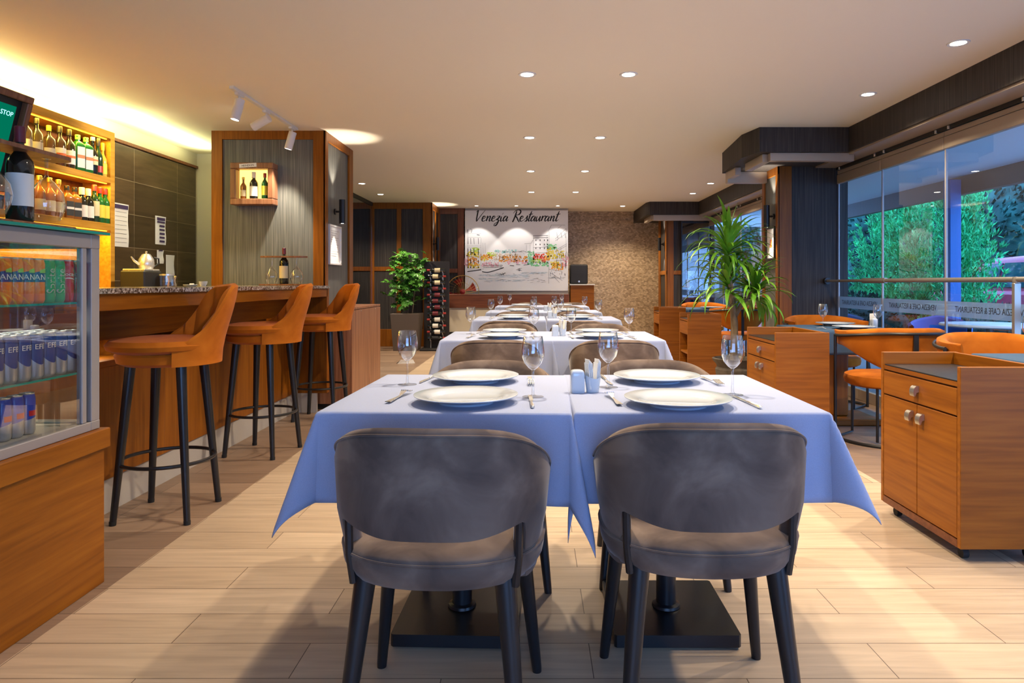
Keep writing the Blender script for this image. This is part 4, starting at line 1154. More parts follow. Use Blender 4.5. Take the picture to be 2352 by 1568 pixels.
# papers on the tiles (flat on the cladding at x = -3.648)
def notice(y0, y1, z0, z1, label, marks):
    t = thing('wall_notice', label, 'notice', (-3.6475, (y0+y1)/2, (z0+z1)/2), 0, 'papers stuck on the tiled wall')
    a, b = (y1-y0)/2, (z1-z0)/2
    mb = MB(); mb.grid(lambda i, j: (0.0015+0.004*(1+math.sin(j*0.9))*(i/6), -a+2*a*i/6, -b+2*b*j/8), 7, 9); mb.build('sheet', 'paperw', t)
    if marks:
        mb = MB()
        for (u0, u1, v0, v1) in marks: mb.box(0.0096, 0.0102, -a+2*a*u0, -a+2*a*u1, -b+2*b*v0, -b+2*b*v1)
        mb.build('print', 'purple', t, smooth=False)
notice(5.90, 6.12, 1.42, 1.80, 'tall white notice with purple header beside the lit shelf', [(0.0, 0.95, 0.88, 0.97)] + [(0.1, 0.85, v, v+0.006) for v in (0.1, 0.2, 0.3, 0.4, 0.5, 0.6, 0.7, 0.8)])
notice(6.56, 6.74, 1.475, 1.75, 'white notice with a column of purple boxes', [(0.1, 0.9, 0.85, 0.95), (0.12, 0.88, 0.76, 0.82)] + [(0.35, 0.85, 0.08+k*0.135, 0.15+k*0.135) for k in range(5)])
notice(6.59, 6.70, 1.29, 1.42, 'little white slip clipped under the purple boxed notice', [(0.2, 0.8, 0.93, 1.02)])
notice(6.75, 6.90, 1.11, 1.38, 'hand written white sheet hanging low on the tiles', [])

# ------------------------------------------------------------ framed screen hanging above the bar
t = thing('framed_screen', 'wood framed screen with green picture hanging at the upper left', 'television', (-2.66, 3.02, 1.83))
t.rotation_euler = (0, R(14), 0)
mb = MB()
for (a, b, c_, d) in ((-0.5, 0.5, 0.20, 0.235), (-0.5, 0.5, -0.27, -0.235), (-0.5, -0.465, -0.235, 0.2), (0.465, 0.5, -0.235, 0.2)): mb.box(-0.05, 0.03, a, b, c_, d, 0.004)
mb.build('frame', 'walnut_v', t, smooth=False)
mb = MB(); mb.box(-0.04, 0.0, -0.465, 0.465, -0.235, 0.2, 0.002); mb.build('case', 'black_m', t, smooth=False)
mb = MB(); mb.box(0.0, 0.003, -0.44, 0.43, -0.215, 0.165); sc = mb.build('screen', 'screen', t, smooth=False)
mb = MB(); mb.text('LEGS TRY STOP', 0.034, (0.004, 0.30, 0.11), (0, 1, 0), (0, 0, 1)); mb.build('screen_text', 'screen_t', sc, smooth=False)
mb = MB(); mb.box(-0.12, -0.05, -0.04, 0.04, -0.05, 0.05); mb.tube([(-0.09, 0, 0.0), (-0.25, 0, 0.62)], 0.02, 10); mb.build('bracket', 'black_m', t)



# ------------------------------------------------------------ wine stands (plank, bottle and two hanging glasses)
wine_p = bottle_proto('wine_bottle', 0.315, 0.039, 0.185, 0.0125, 'bottle_k', 'maroon', 'lab_w', (0.16, 0.50), capc=0.17)
wine_p.location = (-1.70, 2.255, 1.302); tag(wine_p, 'dark wine bottle standing in the wooden stand on the display case', None)
wine_p.rotation_euler = (0, 0, R(-60))
w2 = dup(wine_p, (-2.195, 5.98, 1.092), R(-90), 'dark wine bottle in the wooden stand on the granite bar top')
for ch in w2.children:
    if ch.name.startswith('label'):
        ch.data = ch.data.copy(); ch.data.materials[0] = M['lab_c']
def wine_stand(loc, rz, label, w=1.0):
    t = thing('wine_stand', label, 'stand', loc, rz, 'wooden wine stands')
    mb = MB(); mb.box(-0.20*w, 0.20*w, -0.055, 0.055, 0, 0.014, 0.004); mb.build('base', 'walnut_v', t, smooth=False)
    mb = MB()
    n = 40; ring = []
    poly = []
    for (cx, a0) in ((0.155*w, -90), (-0.155*w, 90)):
        for k in range(9): a = R(a0+180*k/8); poly.append((cx+0.05*math.cos(a), 0.055*math.sin(a)))
    mb.prism(poly, 0.245, 0.258)
    mb.build('top_plank', 'walnut_v', t)
    return t
wine_stand((-1.70, 2.255, 1.287), R(90), 'wooden stand holding a bottle and two glasses on the display case')
wine_stand((-2.195, 5.98, 1.078), 0, 'wooden stand holding a bottle and two glasses on the granite bar top')
def hung_glass(loc, label, grp):
    t = thing('hanging_wine_glass', label, 'wine glass', loc, 0, grp)
    mb = MB(); mb.lathe([(0.040, 0.0), (0.051, 0.03), (0.056, 0.06), (0.050, 0.095), (0.026, 0.130), (0.007, 0.150), (0.005, 0.155)], (0, 0, 0), 28); mb.build('bowl', 'wine', t)
    mb = MB(); mb.lathe([(0.005, 0.150), (0.004, 0.18), (0.006, 0.212)], (0, 0, 0), 12); mb.build('stem', 'wine', t)
    mb = MB(); mb.lathe([(0.006, 0.212), (0.034, 0.219), (0.034, 0.221), (0, 0.221)], (0, 0, 0), 24); mb.build('foot', 'wine', t)
    return t
hg = hung_glass((-1.70, 2.135, 1.318), 'upside down wine glass at the left end of the stand on the display case', 'glasses hanging on the stand on the display case')
hg2 = dup(hg, (-1.70, 2.378, 1.318), 0, 'upside down wine glass at the right end of the stand on the display case')
hg3 = dup(hg, (-2.30, 5.98, 1.096), 0, 'upside down wine glass left of the bottle on the granite bar top', 'glasses hanging on the stand on the bar')
hg4 = dup(hg, (-2.085, 5.98, 1.096), 0, 'upside down wine glass right of the bottle on the granite bar top', 'glasses hanging on the stand on the bar')

# lit niche box on the pier
t = thing('light_box', 'wood framed glowing box with three little bottles, on the bar pier', 'light box', (-2.56, 6.29, 2.0))
mb = MB()
for (a, b, c_, d) in ((-0.195, 0.195, 0.135, 0.19), (-0.195, 0.195, -0.19, -0.135), (-0.195, -0.145, -0.135, 0.135), (0.145, 0.195, -0.135, 0.135)): mb.box(a, b, -0.12, 0, c_, d, 0.006)
mb.build('frame', 'walnut_v', t, smooth=False)
mb = MB(); mb.box(-0.145, 0.145, -0.03, -0.001, -0.135, 0.135); mb.build('backlight', 'niche', t, smooth=False)
mb = MB(); mb.T = Matrix.Translation((-0.03, -0.123, 0.163)) @ Matrix.Rotation(R(-4), 4, 'Y'); mb.box(-0.078, 0.078, -0.003, 0, -0.018, 0.018, 0.001); pl = mb.build('name_plate', 'paperw', t, smooth=False)
mb = MB(); mb.text('HEINEKEN', 0.026, (-0.03, -0.1265, 0.154), (1, 0, 0.07), (-0.07, 0, 1), 0.0003); mb.v = [((v[0]+0.03)*0.92-0.03, v[1], v[2]) for v in mb.v]; mb.build('plate_lettering', 'ink', pl, smooth=False)
for k, x, s, l in (('amber', -0.095, 0.74, 'amber miniature bottle inside the glowing box, left'), ('cork', 0.0, 0.98, 'taller miniature bottle with white label in the middle of the glowing box'), ('jam', 0.10, 0.84, 'green miniature bottle inside the glowing box, right')):
    b = put_bottle(k, (-2.56+x, 6.225, 1.866), l, 'miniature bottles in the glowing box', R(-90)); b.scale = (s, s, s)

# framed notices on the piers
def wall_picture(loc, w, h, sgn, label, kind):
    t = thing('wall_frame', label, 'frame', loc)
    mb = MB()
    for (a, b, c_, d) in ((-w, w, h-0.018, h), (-w, w, -h, -h+0.018), (-w, -w+0.018, -h+0.018, h-0.018), (w-0.018, w, -h+0.018, h-0.018)): mb.box(0, 0.022*sgn, a, b, c_, d, 0.002)
    mb.build('frame', 'white' if kind == 0 else 'black_m', t, smooth=False)
    mb = MB(); mb.box(0.0, 0.010*sgn, -w+0.018, w-0.018, -h+0.018, h-0.018); sh = mb.build('sheet', 'paperw', t, smooth=False)
    mb = MB()
    if kind == 0:
        for k in range(12): mb.box(0.010*sgn, 0.0106*sgn, -w*0.62, w*(0.62 - 0.2*((k*7) % 3)), h*0.7-k*h*0.115, h*0.7-k*h*0.115+0.005)
        mb.build('print', 'skirt', sh, smooth=False)
    else:
        mb.box(0.010*sgn, 0.0106*sgn, -w*0.3, w*0.2, -h*0.25, h*0.25); mb.build('print', 'can_o', sh, smooth=False)
wall_picture((-1.935, 6.58, 1.465), 0.19, 0.19, 1, 'white framed notice below the wall light on the bar pier', 0)
wall_picture((2.462, 7.09, 1.51), 0.13, 0.17, -1, 'small black framed picture below the wall light on the window pier', 1)

# ------------------------------------------------------------ refrigerated display case
t = thing('display_case', 'glass drinks display case on a wooden base at the left edge', 'display case', (-1.93, 1.9, 0))
def Dc(mb): mb.T = Matrix.Translation((1.93, -1.9, 0)); return mb
mb = Dc(MB()); mb.box(-2.30, -1.585, 1.25, 2.515, 0.0, 0.50, 0.002); mb.build('base_panel', 'wood_y', t, smooth=False)
mb = Dc(MB()); mb.box(-2.31, -1.571, 1.24, 2.53, 0.495, 0.567, 0.003); mb.build('base_rim', 'wood_y', t, smooth=False)
mb = Dc(MB())
mb.box(-1.645, -1.598, 1.27, 2.46, 0.568, 0.60, 0.002); mb.box(-2.26, -1.598, 2.46, 2.51, 0.568, 0.60, 0.002)
mb.box(-1.645, -1.598, 1.27, 2.46, 1.225, 1.275, 0.002); mb.box(-2.26, -1.598, 2.46, 2.51, 1.225, 1.275, 0.002)
mb.box(-1.632, -1.5985, 2.462, 2.509, 0.60, 1.225, 0.002); mb.box(-2.26, -2.21, 2.46, 2.51, 0.6, 1.225, 0.003)
mb.build('frame', 'alu_g', t, smooth=False)
mb = Dc(MB()); mb.box(-1.622, -1.60, 2.415, 2.44, 0.60, 1.225, 0.003); mb.build('mullion', 'alu_g', t, smooth=False)
mb = Dc(MB()); mb.box(-1.612, -1.606, 1.27, 2.415, 0.60, 1.225); mb.build('side_pane', 'casepane', t, smooth=False)
mb = Dc(MB()); mb.box(-2.21, -1.63, 2.485, 2.491, 0.60, 1.225); mb.build('end_pane', 'casepane', t, smooth=False)
mb = Dc(MB()); mb.box(-2.28, -2.26, 1.25, 2.51, 0.567, 1.275); mb.build('back_panel', 'dark_v', t, smooth=False)
mb = Dc(MB()); mb.box(-2.26, -1.62, 1.27, 2.48, 0.575, 0.595); mb.build('floor_plate', 'skirt', t, smooth=False)
mb = Dc(MB()); mb.box(-2.28, -1.575, 1.25, 2.535, 1.276, 1.286, 0.001); mb.build('top_glass', 'glassedge', t, smooth=False)
for z in (1.026, 0.777):
    mb = Dc(MB()); mb.box(-2.24, -1.622, 1.3, 2.47, z, z+0.007); sh = mb.build('shelf', 'shelfglass', t, smooth=False)
    mb = Dc(MB()); mb.box(-1.622, -1.619, 1.3, 2.47, z, z+0.007); mb.build('polished_edge', 'glassedge', sh, smooth=False)
light('AREA', 'case_lamp', (-1.9, 1.9, 1.22), 1.2, (1, 0.95, 0.88), size=0.3, sy=1.0)
light('AREA', 'case_lamp_low', (-1.85, 1.9, 1.02), 0.8, (1, 0.95, 0.88), size=0.3, sy=1.0)

def can_proto(H, r, mats, bands, lets=None, extra=None):
    t = thing('drink_can', '', 'can')
    prof = lambda z0, z1: [(r, z0), (r, z1)]
    mb = MB(); mb.lathe([(0, 0.004), (r*0.75, 0.0), (r*0.85, 0.002), (r, 0.012), (r, bands[0]*H)], (0, 0, 0), 24); mb.build('lower_wall', mats[0], t)
    mb = MB(); mb.lathe([(r, bands[0]*H), (r, H-0.016), (r*0.86, H-0.005)], (0, 0, 0), 24); mb.build('upper_wall', mats[1], t)
    mb = MB(); mb.lathe([(r*0.86, H-0.005), (r*0.90, H-0.001), (r*0.87, H), (r*0.82, H-0.004), (0, H-0.004)], (0, 0, 0), 24); ld = mb.build('lid', 'lid', t)
    mb = MB(); mb.box(-0.004, 0.010, -0.006, 0.006, H-0.004, H-0.002); mb.build('pull_tab', 'steel', ld, smooth=False)
    if extra: extra(t)
    if lets:
        mb = MB(); mb.text(lets[0], lets[1], (0, 0, lets[2]*H), (0, 1, 0), (0, 0, 1), 0.0003, wrap=(0, 0, r+0.0009)); mb.build('lettering', lets[3], t, smooth=False)
    return t
def patch(t, name, m, r, a0, a1, f0, f1, n=14):
    mb = MB(); mb.grid(lambda i, j: (r*math.cos(R(a0+(a1-a0)*i/n)), r*math.sin(R(a0+(a1-a0)*i/n)), (f0 if j == 0 else f1)(i/n)), n+1, 2); return mb.build(name, m, t)
def ex_o(t):
    patch(t, 'badge', 'can_b', 0.0240+0.0004, -75, 75, lambda u: 0.070, lambda u: 0.100+0.006*math.sin(PI*u))
    patch(t, 'leaf_mark', 'lime', 0.0240+0.0006, -30, 50, lambda u: 0.100, lambda u: 0.108+0.006*math.sin(PI*u))
def ex_s(t): patch(t, 'white_curve', 'lab_w', 0.0240+0.0004, 20, 50, lambda u: 0.02+0.01*u, lambda u: 0.13-0.02*u)
def ex_c(t): patch(t, 'white_wave', 'lab_w', 0.0240+0.0004, -80, 80, lambda u: 0.079+0.003*math.sin(6*u), lambda u: 0.082+0.004*math.sin(6*u))
def ex_e(t):
    patch(t, 'shield', 'can_b', 0.0275+0.0004, -80, 80, lambda u: 0.075-0.028*math.sin(PI*u), lambda u: 0.134)
def ex_r(t):
    patch(t, 'blue_slant', 'can_rb', 0.0245+0.0004, -90, 90, lambda u: 0.045+0.02*u, lambda u: 0.072+0.0*u)
    patch(t, 'red_badge', 'can_r', 0.0245+0.0008, -40, 40, lambda u: 0.062, lambda u: 0.080)
cO = can_proto(0.148, 0.0240, ['can_o', 'can_o'], [0.5], ('FANTA', 0.026, 0.52, 'lab_w'), ex_o)
cS = can_proto(0.148, 0.0240, ['can_g', 'can_g'], [0.5], None, ex_s)
mb = MB(); mb.T = Matrix.Rotation(R(90), 4, 'X')
mb = MB(); mb.text('Sprite', 0.036, (0.0255, 0.004, 0.074), (0, 0, 1), (0, -1, 0), 0.0003); mb.v = [(math.sqrt(max(0, 0.0249**2-v[1]**2)), v[1], v[2]) for v in mb.v]; mb.build('lettering', 'lab_w', cS, smooth=False)
cC = can_proto(0.148, 0.0240, ['can_r', 'can_r'], [0.5], ('Coca-Cola', 0.019, 0.62, 'lab_w'), ex_c)
cE = can_proto(0.150, 0.0275, ['can_s', 'can_b'], [0.5], ('EFES', 0.024, 0.66, 'lab_w'), ex_e)
cR = can_proto(0.138, 0.0245, ['can_s', 'can_rb'], [0.5], None, ex_r)
def place_can(p, first, loc, label, group):
    if first: p.location = loc; tag(p, label, None, group); return p
    return dup(p, loc, 0, label, group)
ord_ = ['nearest the aluminium post', 'second from the aluminium post', 'third from the post', 'fourth from the post', 'fifth from the post', 'sixth from the post', 'seventh from the post', 'eighth from the post', 'ninth from the post', 'tenth from the post']
for k in range(6): place_can(cO, k == 0, (-1.652, 2.263-k*0.0485, 1.0335), 'orange soda can on the top shelf, number %s beside the green cans' % ['one', 'two', 'three', 'four', 'five', 'six'][k], 'soda cans on the top shelf of the case')
for k in range(2): place_can(cS, k == 0, (-1.652, 2.360-k*0.0485, 1.0335), 'green soda can on the top shelf, %s' % ['beside the red cans', 'beside the orange cans'][k], 'soda cans on the top shelf of the case')
for k in range(2): place_can(cC, k == 0, (-1.652, 2.457-k*0.0485, 1.0335), 'red soda can on the top shelf, %s' % ['at the post end', 'beside the green cans'][k], 'soda cans on the top shelf of the case')
first = True
for r_ in range(3):
    for k in range(8):
        place_can(cE, first, (-1.655-r_*0.058, 2.425-k*0.057-(r_ % 2)*0.012, 0.7845), 'blue and silver beer can, %s, %s' % (['front row', 'middle row', 'rear row'][r_], ord_[k]), 'beer cans on the middle shelf of the case'); first = False
for k in range(5): place_can(cR, k == 0, (-1.70, 2.285-k*0.053, 0.5955), 'blue and silver energy drink can at the bottom, %s' % ['right end of the row', 'second from the right end', 'third from the right end', 'fourth from the right end', 'left end of the row'][k], 'energy drink cans on the floor of the case')
# ============================================================ DINING FURNITURE
def grey_chair():
    """faces +y, back towards -y"""
    t = thing('dining_chair', '', 'chair', (0, 0, 0), 0, 'taupe velvet dining chairs')
    mb = MB()
    prof = [(0, 0.398), (0.80, 0.398), (0.93, 0.410), (0.985, 0.435), (1.0, 0.462), (0.985, 0.470), (0.99, 0.474), (0.97, 0.482), (0.85, 0.490), (0.5, 0.496), (0, 0.498)]
    mb.lathe(prof, (0, 0.0, 0), 48, sx=0.252, sy=0.242, power=2.4)
    mb.build('seat', 'velvet', t, ang=50)
    mb = MB()
    mb.tube([(0.2505*math.copysign(abs(math.cos(a))**(2/2.4), math.cos(a)), 0.2405*math.copysign(abs(math.sin(a))**(2/2.4), math.sin(a)), 0.470) for a in [2*PI*k/48 for k in range(48)]], 0.0035, 6, closed=True)
    mb.build('piping', 'velvet', t)
    NA = 91
    def zt(q): return 0.778 - 0.118*(1-math.cos(R(q)))**1.4
    def zb(q): return 0.522 + 0.030*sm(12, 58, q) - 0.155*sm(50, 63, q)
    def pt(i, j):
        a = -122 + 244*i/(NA-1); q = abs(a)
        top, bot = zt(q), zb(q)
        end = min(1.0, max(0.15, 1-((q/122)**14)*0.85))
        th = 0.040*end
        def rad(z, off):
            k = 1 + 0.10*(z-0.60) - 0.10*sm(0.60, 0.40, z)
            c_, s_ = math.sin(R(a)), -math.cos(R(a))
            c2 = math.copysign(abs(c_)**(2/2.5), c_); s2 = math.copysign(abs(s_)**(2/2.5), s_)
            return ((0.266*k-off)*c2, (0.258*k-off)*s2, z)
        h = top-bot
        seq = [(0.5, 0), (0.12, 0), (0.02, 0.010), (0.0, 0.5), (0.02, 1-0.2), (0.12, 1), (0.5, 1), (0.88, 1), (0.965, 0.85), (1.0, 0.5), (0.965, 0.15), (0.88, 0)]
        u, o = seq[j]
        return rad(bot + h*u, th*o)
    mb = MB(); mb.grid(pt, NA, 12, cv=True)
    for i in (0, NA-1):
        n0 = i*12
        mb.f.append(tuple(range(n0, n0+12)) if i else tuple(reversed(range(n0, n0+12)))); mb.mi.append(0)
    mb.build('backrest', 'velvet', t, ang=60)
    mb = MB()
    mb.tube([tuple(Vector(pt(i, 9)) + Vector((0, 0, -0.013)) + (Vector((pt(i, 9)[0], pt(i, 9)[1], 0)).normalized()*0.018)) for i in range(6, NA-6)], 0.003, 6)
    mb.build('back_piping', 'velvet', t)
    for s in (-1, 1):
        mb = MB(); mb.tube([(s*0.190, -0.165, 0.40), (s*0.198, -0.172, 0.47), (s*0.200, -0.172, 0.57)], 0.010, 8); mb.build('back_support', 'black', t)
        mb = MB(); mb.tube([(s*0.165, -0.150, 0.415), (s*0.205, -0.215, 0.012), (s*0.206, -0.217, 0.0)], [0.026, 0.016, 0.015], 18); mb.build('leg', 'black', t)
        mb = MB(); mb.tube([(s*0.180, 0.150, 0.415), (s*0.222, 0.192, 0.012), (s*0.223, 0.193, 0.0)], [0.024, 0.014, 0.013], 18); mb.build('leg', 'black', t)
    return t
gc = grey_chair()
rows = [2.255, 4.62, 6.92, 8.64, 10.6]
rown = ['nearest', 'second', 'third', 'fourth', 'farthest']
XL, XR = -0.237, 0.460
def place_chair(first, x, y, rz, label):
    if first: gc.location = (x, y, 0); gc.rotation_euler = (0, 0, rz); gc['label'] = label
    else: dup(gc, (x, y, 0), rz, label)
place_chair(True, -0.226, 1.755, R(-3), 'taupe velvet chair with its back to us in the left foreground')
place_chair(False, 0.424, 1.815, R(-1), 'taupe velvet chair with its back to us in the right foreground')
place_chair(False, -0.175, 2.62, R(180), 'taupe velvet chair facing us behind the nearest left table')
place_chair(False, 0.475, 2.64, R(178), 'taupe velvet chair facing us behind the nearest right table')
cy = {1: (4.12, 5.22), 2: (6.10, 7.42), 3: (8.03, 9.22), 4: (9.98, 11.2)}
for r_ in range(1, 5):
    a, b = cy[r_]
    place_chair(False, [0, -0.235, -0.24, -0.22, -0.2][r_], a, R(2), 'taupe velvet chair with its back to us at the %s left table' % rown[r_])
    place_chair(False, [0, 0.475, 0.40, 0.45, 0.46][r_], a, R(-2), 'taupe velvet chair with its back to us at the %s right table' % rown[r_])
    place_chair(False, [0, -0.22, -0.2, -0.2, -0.09][r_], b, R(180), 'taupe velvet chair facing us behind the %s left table' % rown[r_])
    place_chair(False, [0, 0.52, 0.46, 0.46, 0.62][r_], b, R(180), 'taupe velvet chair facing us behind the %s right table' % rown[r_])

TZ = 0.745
def ped_table(w, d, label, grp, wood=False):
    t = thing('pedestal_table', label, 'table', (0, 0, 0), 0, grp)
    mb = MB(); mb.box(-w/2+0.04, w/2-0.04, -d/2+0.04, d/2-0.04, TZ-0.03, TZ-0.004, 0.004); mb.build('table_top', 'dark_x', t, smooth=False)
    if wood:
        mb = MB(); mb.box(-0.06, 0.06, -0.06, 0.06, 0.05, TZ-0.03, 0.01); mb.build('column', 'wood_v', t, smooth=False)
        mb = MB(); mb.box(-0.26, 0.26, -0.20, 0.20, 0.0, 0.05, 0.008); mb.build('base', 'wood_x', t, smooth=False)
    else:
        mb = MB(); mb.tube([(0, 0, 0.045), (0, 0, TZ-0.03)], 0.032, 20); mb.lathe([(0.033, 0.045), (0.046, 0.047), (0.044, 0.055), (0.033, 0.06)], (0, 0, 0), 20); mb.build('column', 'black', t)
        mb = MB(); mb.prism([(x*0.190-(0.007*sx if k else 0), y*0.190-(0 if k else 0.007*sy)) for (x, y, sx, sy, k) in ((-1, -1, -1, -1, 0), (-1, -1, -1, -1, 1), (1, -1, 1, -1, 1), (1, -1, 1, -1, 0), (1, 1, 1, 1, 0), (1, 1, 1, 1, 1), (-1, 1, -1, 1, 1), (-1, 1, -1, 1, 0))], 0.008, 0.045)
        mb.build('base', 'black', t, smooth=False)
        for (x, y) in ((-1, -1), (1, -1), (-1, 1), (1, 1)):
            mb = MB(); mb.cyl((x*0.135, y*0.135, 0), 0.018, 0.008, 12); mb.build('glide', 'rubber', t)
    return t
def cloth(w, d, drop, flare, seed, m, label, grp, loc, rz, droop=(1, 1, 1, 1), far=False):
    """flare: cone angle in degrees at corners (-x-y, +x-y, +x+y, -x+y)"""
    rr = random.Random(seed)
    ph = [rr.uniform(0, 6) for _ in range(8)]
    def axis(h):
        n0 = 10 if far else 18
        base = [-h + 2*h*i/n0 for i in range(n0+1)]
        out = [0.004, 0.012, 0.03] + [0.03+(drop-0.03)*k/(7 if far else 12) for k in range(1, (7 if far else 12)+1)]
        return [-h-o for o in reversed(out)] + base + [h+o for o in out]
    ux, vy = axis(w/2), axis(d/2)
    a0 = R(2.5)
    def side_out(s, u, k):
        # gentle ripple along a hanging side, growing downwards
        return (0.010*math.sin(u*9+ph[k]) + 0.006*math.sin(u*21+ph[k+4]))*(s/drop)
    def P(i, j):
        u, v = ux[i], vy[j]
        ex, ey = max(abs(u)-w/2, 0), max(abs(v)-d/2, 0)
        sx, sy = (1 if u > 0 else -1), (1 if v > 0 else -1)
        bx, by = max(-w/2, min(w/2, u)), max(-d/2, min(d/2, v))
        rb = 0.010
        def fall(s): return math.sqrt(s*s + rb*rb) - rb
        if ex == 0 and ey == 0: return (bx, by, TZ)
        BW = 33.0
        edge = math.exp(-(45/BW)**2)
        def corner(sx_, sy_): return {(-1, -1): 0, (1, -1): 1, (1, 1): 2, (-1, 1): 3}[(sx_, sy_)]
        if ey == 0:
            q = d/2 - abs(v); ci = corner(sx, sy)
            w_ = math.exp(-(q/0.16)**2)
            al = a0 + R(flare[ci])*edge*w_
            return (sx*(w/2 + ex*math.sin(al) + min(ex, rb)*0.6 + side_out(ex, v, 0 if sx < 0 else 1)*sm(0, 0.2, ex)*(1-w_)), by, TZ - fall(ex)*math.cos(al)*(1+(droop[ci]-1)*edge*w_))
        if ex == 0:
            q = w/2 - abs(u); ci = corner(sx, sy)
            w_ = math.exp(-(q/0.16)**2)
            al = a0 + R(flare[ci])*edge*w_
            return (bx, sy*(d/2 + ey*math.sin(al) + min(ey, rb)*0.6 + side_out(ey, u, 2 if sy < 0 else 3)*sm(0, 0.2, ey)*(1-w_)), TZ - fall(ey)*math.cos(al)*(1+(droop[ci]-1)*edge*w_))
        r = math.hypot(ex, ey); th = math.atan2(ey, ex)
        ci = corner(sx, sy)
        bump = math.exp(-((math.degrees(th)-45)/BW)**2)
        al = a0 + R(flare[ci])*bump
        rho = r*math.sin(al) + min(r, rb)*0.6
        return (sx*(w/2 + rho*math.cos(th)), sy*(d/2 + rho*math.sin(th)), TZ - fall(r)*math.cos(al)*(1+(droop[ci]-1)*bump))
    mb = MB(); mb.grid(P, len(ux), len(vy))
    o = mb.build('tablecloth', m, None, (loc[0], loc[1], 0), ang=80)
    o.rotation_euler = (0, 0, rz)
    md = o.modifiers.new('thickness', 'SOLIDIFY'); md.thickness = 0.0018; md.offset = 0
    return tag(o, label, 'tablecloth', grp)

def glass_proto():
    t = thing('wine_glass', '', 'wine glass', (0, 0, 0), 0, 'stemmed glasses on the pale tables')
    mb = MB(); mb.lathe([(0.0045, 0.083), (0.014, 0.090), (0.027, 0.105), (0.0345, 0.125), (0.0355, 0.140), (0.033, 0.165), (0.0295, 0.188), (0.0288, 0.1885), (0.032, 0.165), (0.0343, 0.140), (0.0333, 0.126), (0.026, 0.107), (0.012, 0.0925), (0, 0.090)], (0, 0, 0), 36); mb.build('bowl', 'wine', t, ang=60)
    mb = MB(); mb.lathe([(0.009, 0.003), (0.0045, 0.010), (0.0038, 0.035), (0.0038, 0.070), (0.0055, 0.083), (0.001, 0.088)], (0, 0, 0), 16); mb.build('stem', 'wine', t, ang=60)
    mb = MB(); mb.lathe([(0.0, 0.0), (0.033, 0.0), (0.0335, 0.001), (0.02, 0.0028), (0.007, 0.005), (0, 0.005)], (0, 0, 0), 32); mb.build('foot', 'footglass', t, ang=60)
    return t
def plate_proto():
    t = thing('dinner_plate', '', 'plate', (0, 0, 0), 0, 'white dinner plates on the pale tables')
    mb = MB(); mb.lathe([(0, 0.006), (0.085, 0.006), (0.098, 0.010), (0.108, 0.016), (0.150, 0.0215), (0.154, 0.0235), (0.1545, 0.0255), (0.152, 0.0265), (0.108, 0.0205), (0.100, 0.016), (0.090, 0.0125), (0, 0.0120)], (0, 0, 0), 64); mb.build('dish', 'china', t, ang=50)
    mb = MB(); mb.lathe([(0.078, 0.0), (0.083, 0.0), (0.084, 0.007), (0.077, 0.007)], (0, 0, 0), 48); mb.build('foot_ring', 'china', t)
    return t
def fork_proto():
    t = thing('table_fork', '', 'fork', (0, 0, 0), 0, 'steel forks on the pale tables')
    def zc(y): return 0.0035 + 0.010*sm(0.0, 0.055, y)*(1-sm(0.05, 0.1, y)) + 0.002
    mb = MB()
    n = 14
    mb.grid(lambda i, j: ((lambda y, w: ((-1 if j in (0, 3) else 1)*w, y, zc(y) + (0.0015 if j < 2 else 0)))( -0.10 + 0.155*i/n, 0.0085*(1-0.55*sm(-0.09, -0.01, -0.10+0.155*i/n)) + 0.008*sm(0.005, 0.05, -0.10+0.155*i/n)*0.7)), n+1, 4, cv=True)
    mb.build('handle', 'steel', t)
    mb = MB()
    for k in range(4):
        x = -0.0095 + k*0.00633
        mb.tube([(x*0.95, 0.050, zc(0.05)+0.001), (x, 0.075, zc(0.075)), (x, 0.102, zc(0.102)+0.003)], [0.0026, 0.0023, 0.0014], 6)
    mb.build('tines', 'steel', t)
    return t
def knife_proto():
    t = thing('table_knife', '', 'knife', (0, 0, 0), 0, 'steel knives on the pale tables')
    mb = MB(); mb.tube([(0, -0.105, 0.004), (0, -0.10, 0.005), (0, -0.02, 0.0045), (0, 0.0, 0.0035)], [0.003, 0.0058, 0.0045, 0.0035], 8); mb.build('handle', 'steel', t)
    mb = MB(); mb.prism([(-0.004, 0.0), (0.004, 0.0), (0.008, 0.02), (0.008, 0.085), (0.003, 0.105), (-0.004, 0.112)], 0.0025, 0.0042); mb.build('blade', 'steel', t)
    return t
PG, PP, PF, PK = glass_proto(), plate_proto(), fork_proto(), knife_proto()
proto_used = set()
def put(p, loc, rz, label, group=None):
    if p.name not in proto_used:
        proto_used.add(p.name); p.location = loc; p.rotation_euler = (0, 0, rz); return tag(p, label, None, group)
    return dup(p, loc, rz, label, group)
def shaker_proto():
    t = thing('salt_shaker', '', 'shaker', (0, 0, 0), 0, 'white shakers on the pale tables')
    mb = MB(); mb.lathe([(0, 0), (0.95, 0), (1.0, 0.003), (1.0, 0.056)], (0, 0, 0), 32, sx=0.0225, sy=0.020, power=5); mb.build('body', 'china', t)
    mb = MB(); mb.lathe([(1.0, 0.056), (0.99, 0.062), (0.93, 0.068), (0.78, 0.0725), (0.5, 0.0745), (0, 0.075)], (0, 0, 0), 32, sx=0.0225, sy=0.020, power=5); mb.build('cap', 'china', t, ang=60)
    return t
